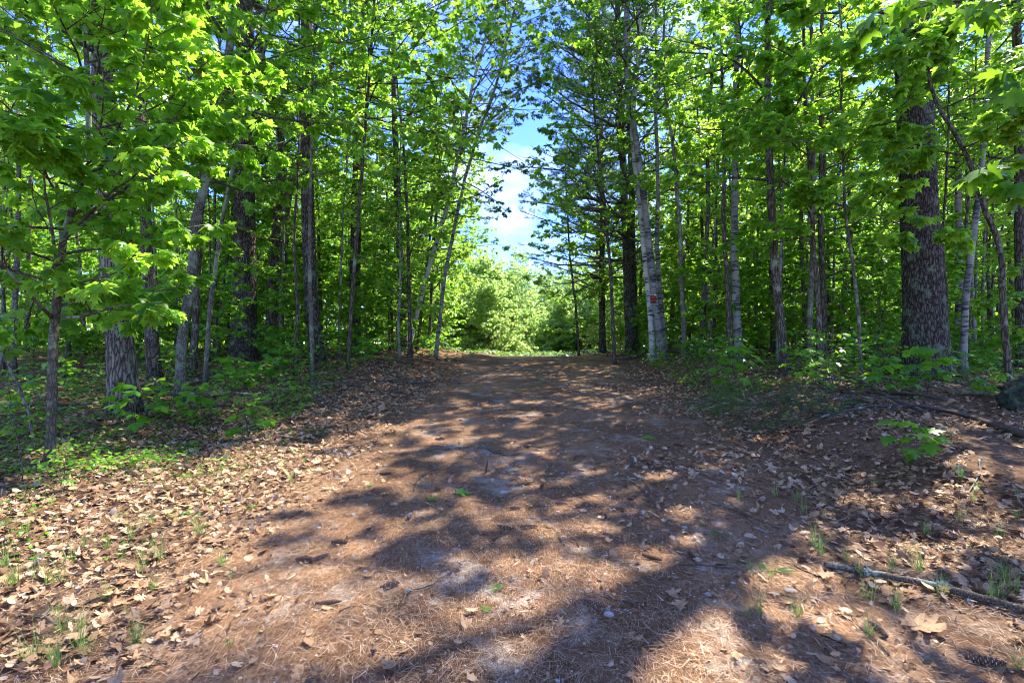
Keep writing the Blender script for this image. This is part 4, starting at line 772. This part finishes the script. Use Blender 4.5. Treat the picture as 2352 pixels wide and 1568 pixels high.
for i, (px, py, s_) in enumerate(gpts):
    side = 'left' if px < 1000 else ('right' if px > 1300 else 'middle'); o = link('grass_tuft', GM[i % 4], None, G(px, py), label='small tuft of green grass blades at the %s of the road' % side, cat='grass tuft', group='grass tufts at the %s of the road' % side); o.scale = (s_,)*3; o.rotation_euler = (0, 0, rl.uniform(0, 6))
# low ground cover and grass past the crest
def cover(name, n, xf, yr, size, mat, label, hgt=.12, T=LEAF_S):
    r = np.random.default_rng(n); y = r.uniform(*yr, n); x = xf(r, y, n); k = (wob(x, y, 2.)+r.normal(0, .25, n) > .0); x = x[k]; y = y[k]; n = len(x)
    v, f, q = leaves(T, np.column_stack([x, y, ground(x, y)+r.uniform(.02, hgt, n)]), np.column_stack([r.normal(0, 1, (n, 2)), r.normal(0, .25, n)]), norm(np.column_stack([r.normal(0, .35, (n, 2)), np.ones(n)])), r.uniform(size*.6, size*1.3, n), r)
    link(name, mesh(name, v, [f], M[mat], rnd=q, smooth=False), kind='stuff', label=label)
cover('ground_cover', 30000, lambda r, y, n: -3.3-.12*np.abs(y-8)-r.random(n)**1.2*(y*.9), (5, 22), .05, 'seedling', 'low green ground cover left of the road')
cover('ground_cover', 28000, lambda r, y, n: cx_of(y)+3.0+r.random(n)**1.2*(y*.9), (8.5, 22), .055, 'seedling', 'low green ground cover right of the road')
cover('ground_cover', 6500, lambda r, y, n: -2.4-r.random(n)*3.4, (3.2, 7), .03, 'seedling', 'tiny green sprouts among the left leaf litter', .05)
cover('verge_grass', 9000, lambda r, y, n: cx_of(y)+r.uniform(-6, 6, n), (21.5, 34), .16, 'grass', 'sunlit grass just past the crest', .22, LEAF_T)
# boulder
r = np.random.default_rng(3); V, F = blob(r, 4, .75); V *= (1+.14*wob(V[:, 0]*2, V[:, 1]*2+V[:, 2], 2)+.05*wob(V[:, 0]*5+V[:, 2]*3, V[:, 1]*5, 3))[:, None]; b = at(2405, 985, 6.6); b = gp(b[0], 6.6)
o = link('boulder', mesh('boulder', V, [F], M['boulder']), None, (b[0], b[1], b[2]+.10), label='dark mossy boulder at the right edge behind the fallen branch', cat='boulder'); o.scale = (.52, .42, .48)
# sign on the grey birch
g = at(1500, 687, 14.45); sg = empty('warning_sign', g, rad(-6), label='small orange and black warning sign nailed to the grey birch', cat='sign')
def boxm(name, c, s, mat, parent):
    V = np.array([[x, y, z] for x in (-1, 1) for y in (-1, 1) for z in (-1, 1)])*np.array(s)/2+np.array(c); F = np.array([[0, 1, 3, 2], [4, 6, 7, 5], [0, 4, 5, 1], [2, 3, 7, 6], [0, 2, 6, 4], [1, 5, 7, 3]]); return link(name, mesh(name, V, [F], mat, smooth=False), parent)
bk_ = plain('sign_black', [(0, (.015, .015, .015)), (1, (.02, .02, .02))], .6); wh_ = plain('sign_white', [(0, (.32, .32, .31)), (1, (.42, .42, .4))], .6); og_ = plain('sign_orange', [(0, (.42, .06, .02)), (1, (.5, .07, .02))], .6)
boxm('sign_border', (0, 0, 0), (.17, .004, .265), wh_, sg); boxm('sign_board', (0, -.004, 0), (.155, .004, .225), bk_, sg)
for txt, z_, s_, sx in (('NO', .048, .115, 1.0), ('HUNTING', -.048, .085, .40)):
    cu = bpy.data.curves.new('lettering', 'FONT'); cu.body = txt; cu.size = s_; cu.align_x = 'CENTER'; cu.align_y = 'CENTER'; cu.extrude = .001; cu.offset = .003; cu.materials.append(og_)
    tmp_ = bpy.data.objects.new('lettering', cu); lm_ = bpy.data.meshes.new_from_object(tmp_); bpy.data.objects.remove(tmp_); o = bpy.data.objects.new('lettering', lm_); C.objects.link(o); o.parent = sg; o.location = (0, -.0085, z_); o.rotation_euler = (rad(90), 0, 0); o.scale = (sx, 1.05, 1)
print('objects', len(bpy.data.objects), 'faces', sum(len(m.polygons) for m in bpy.data.meshes))
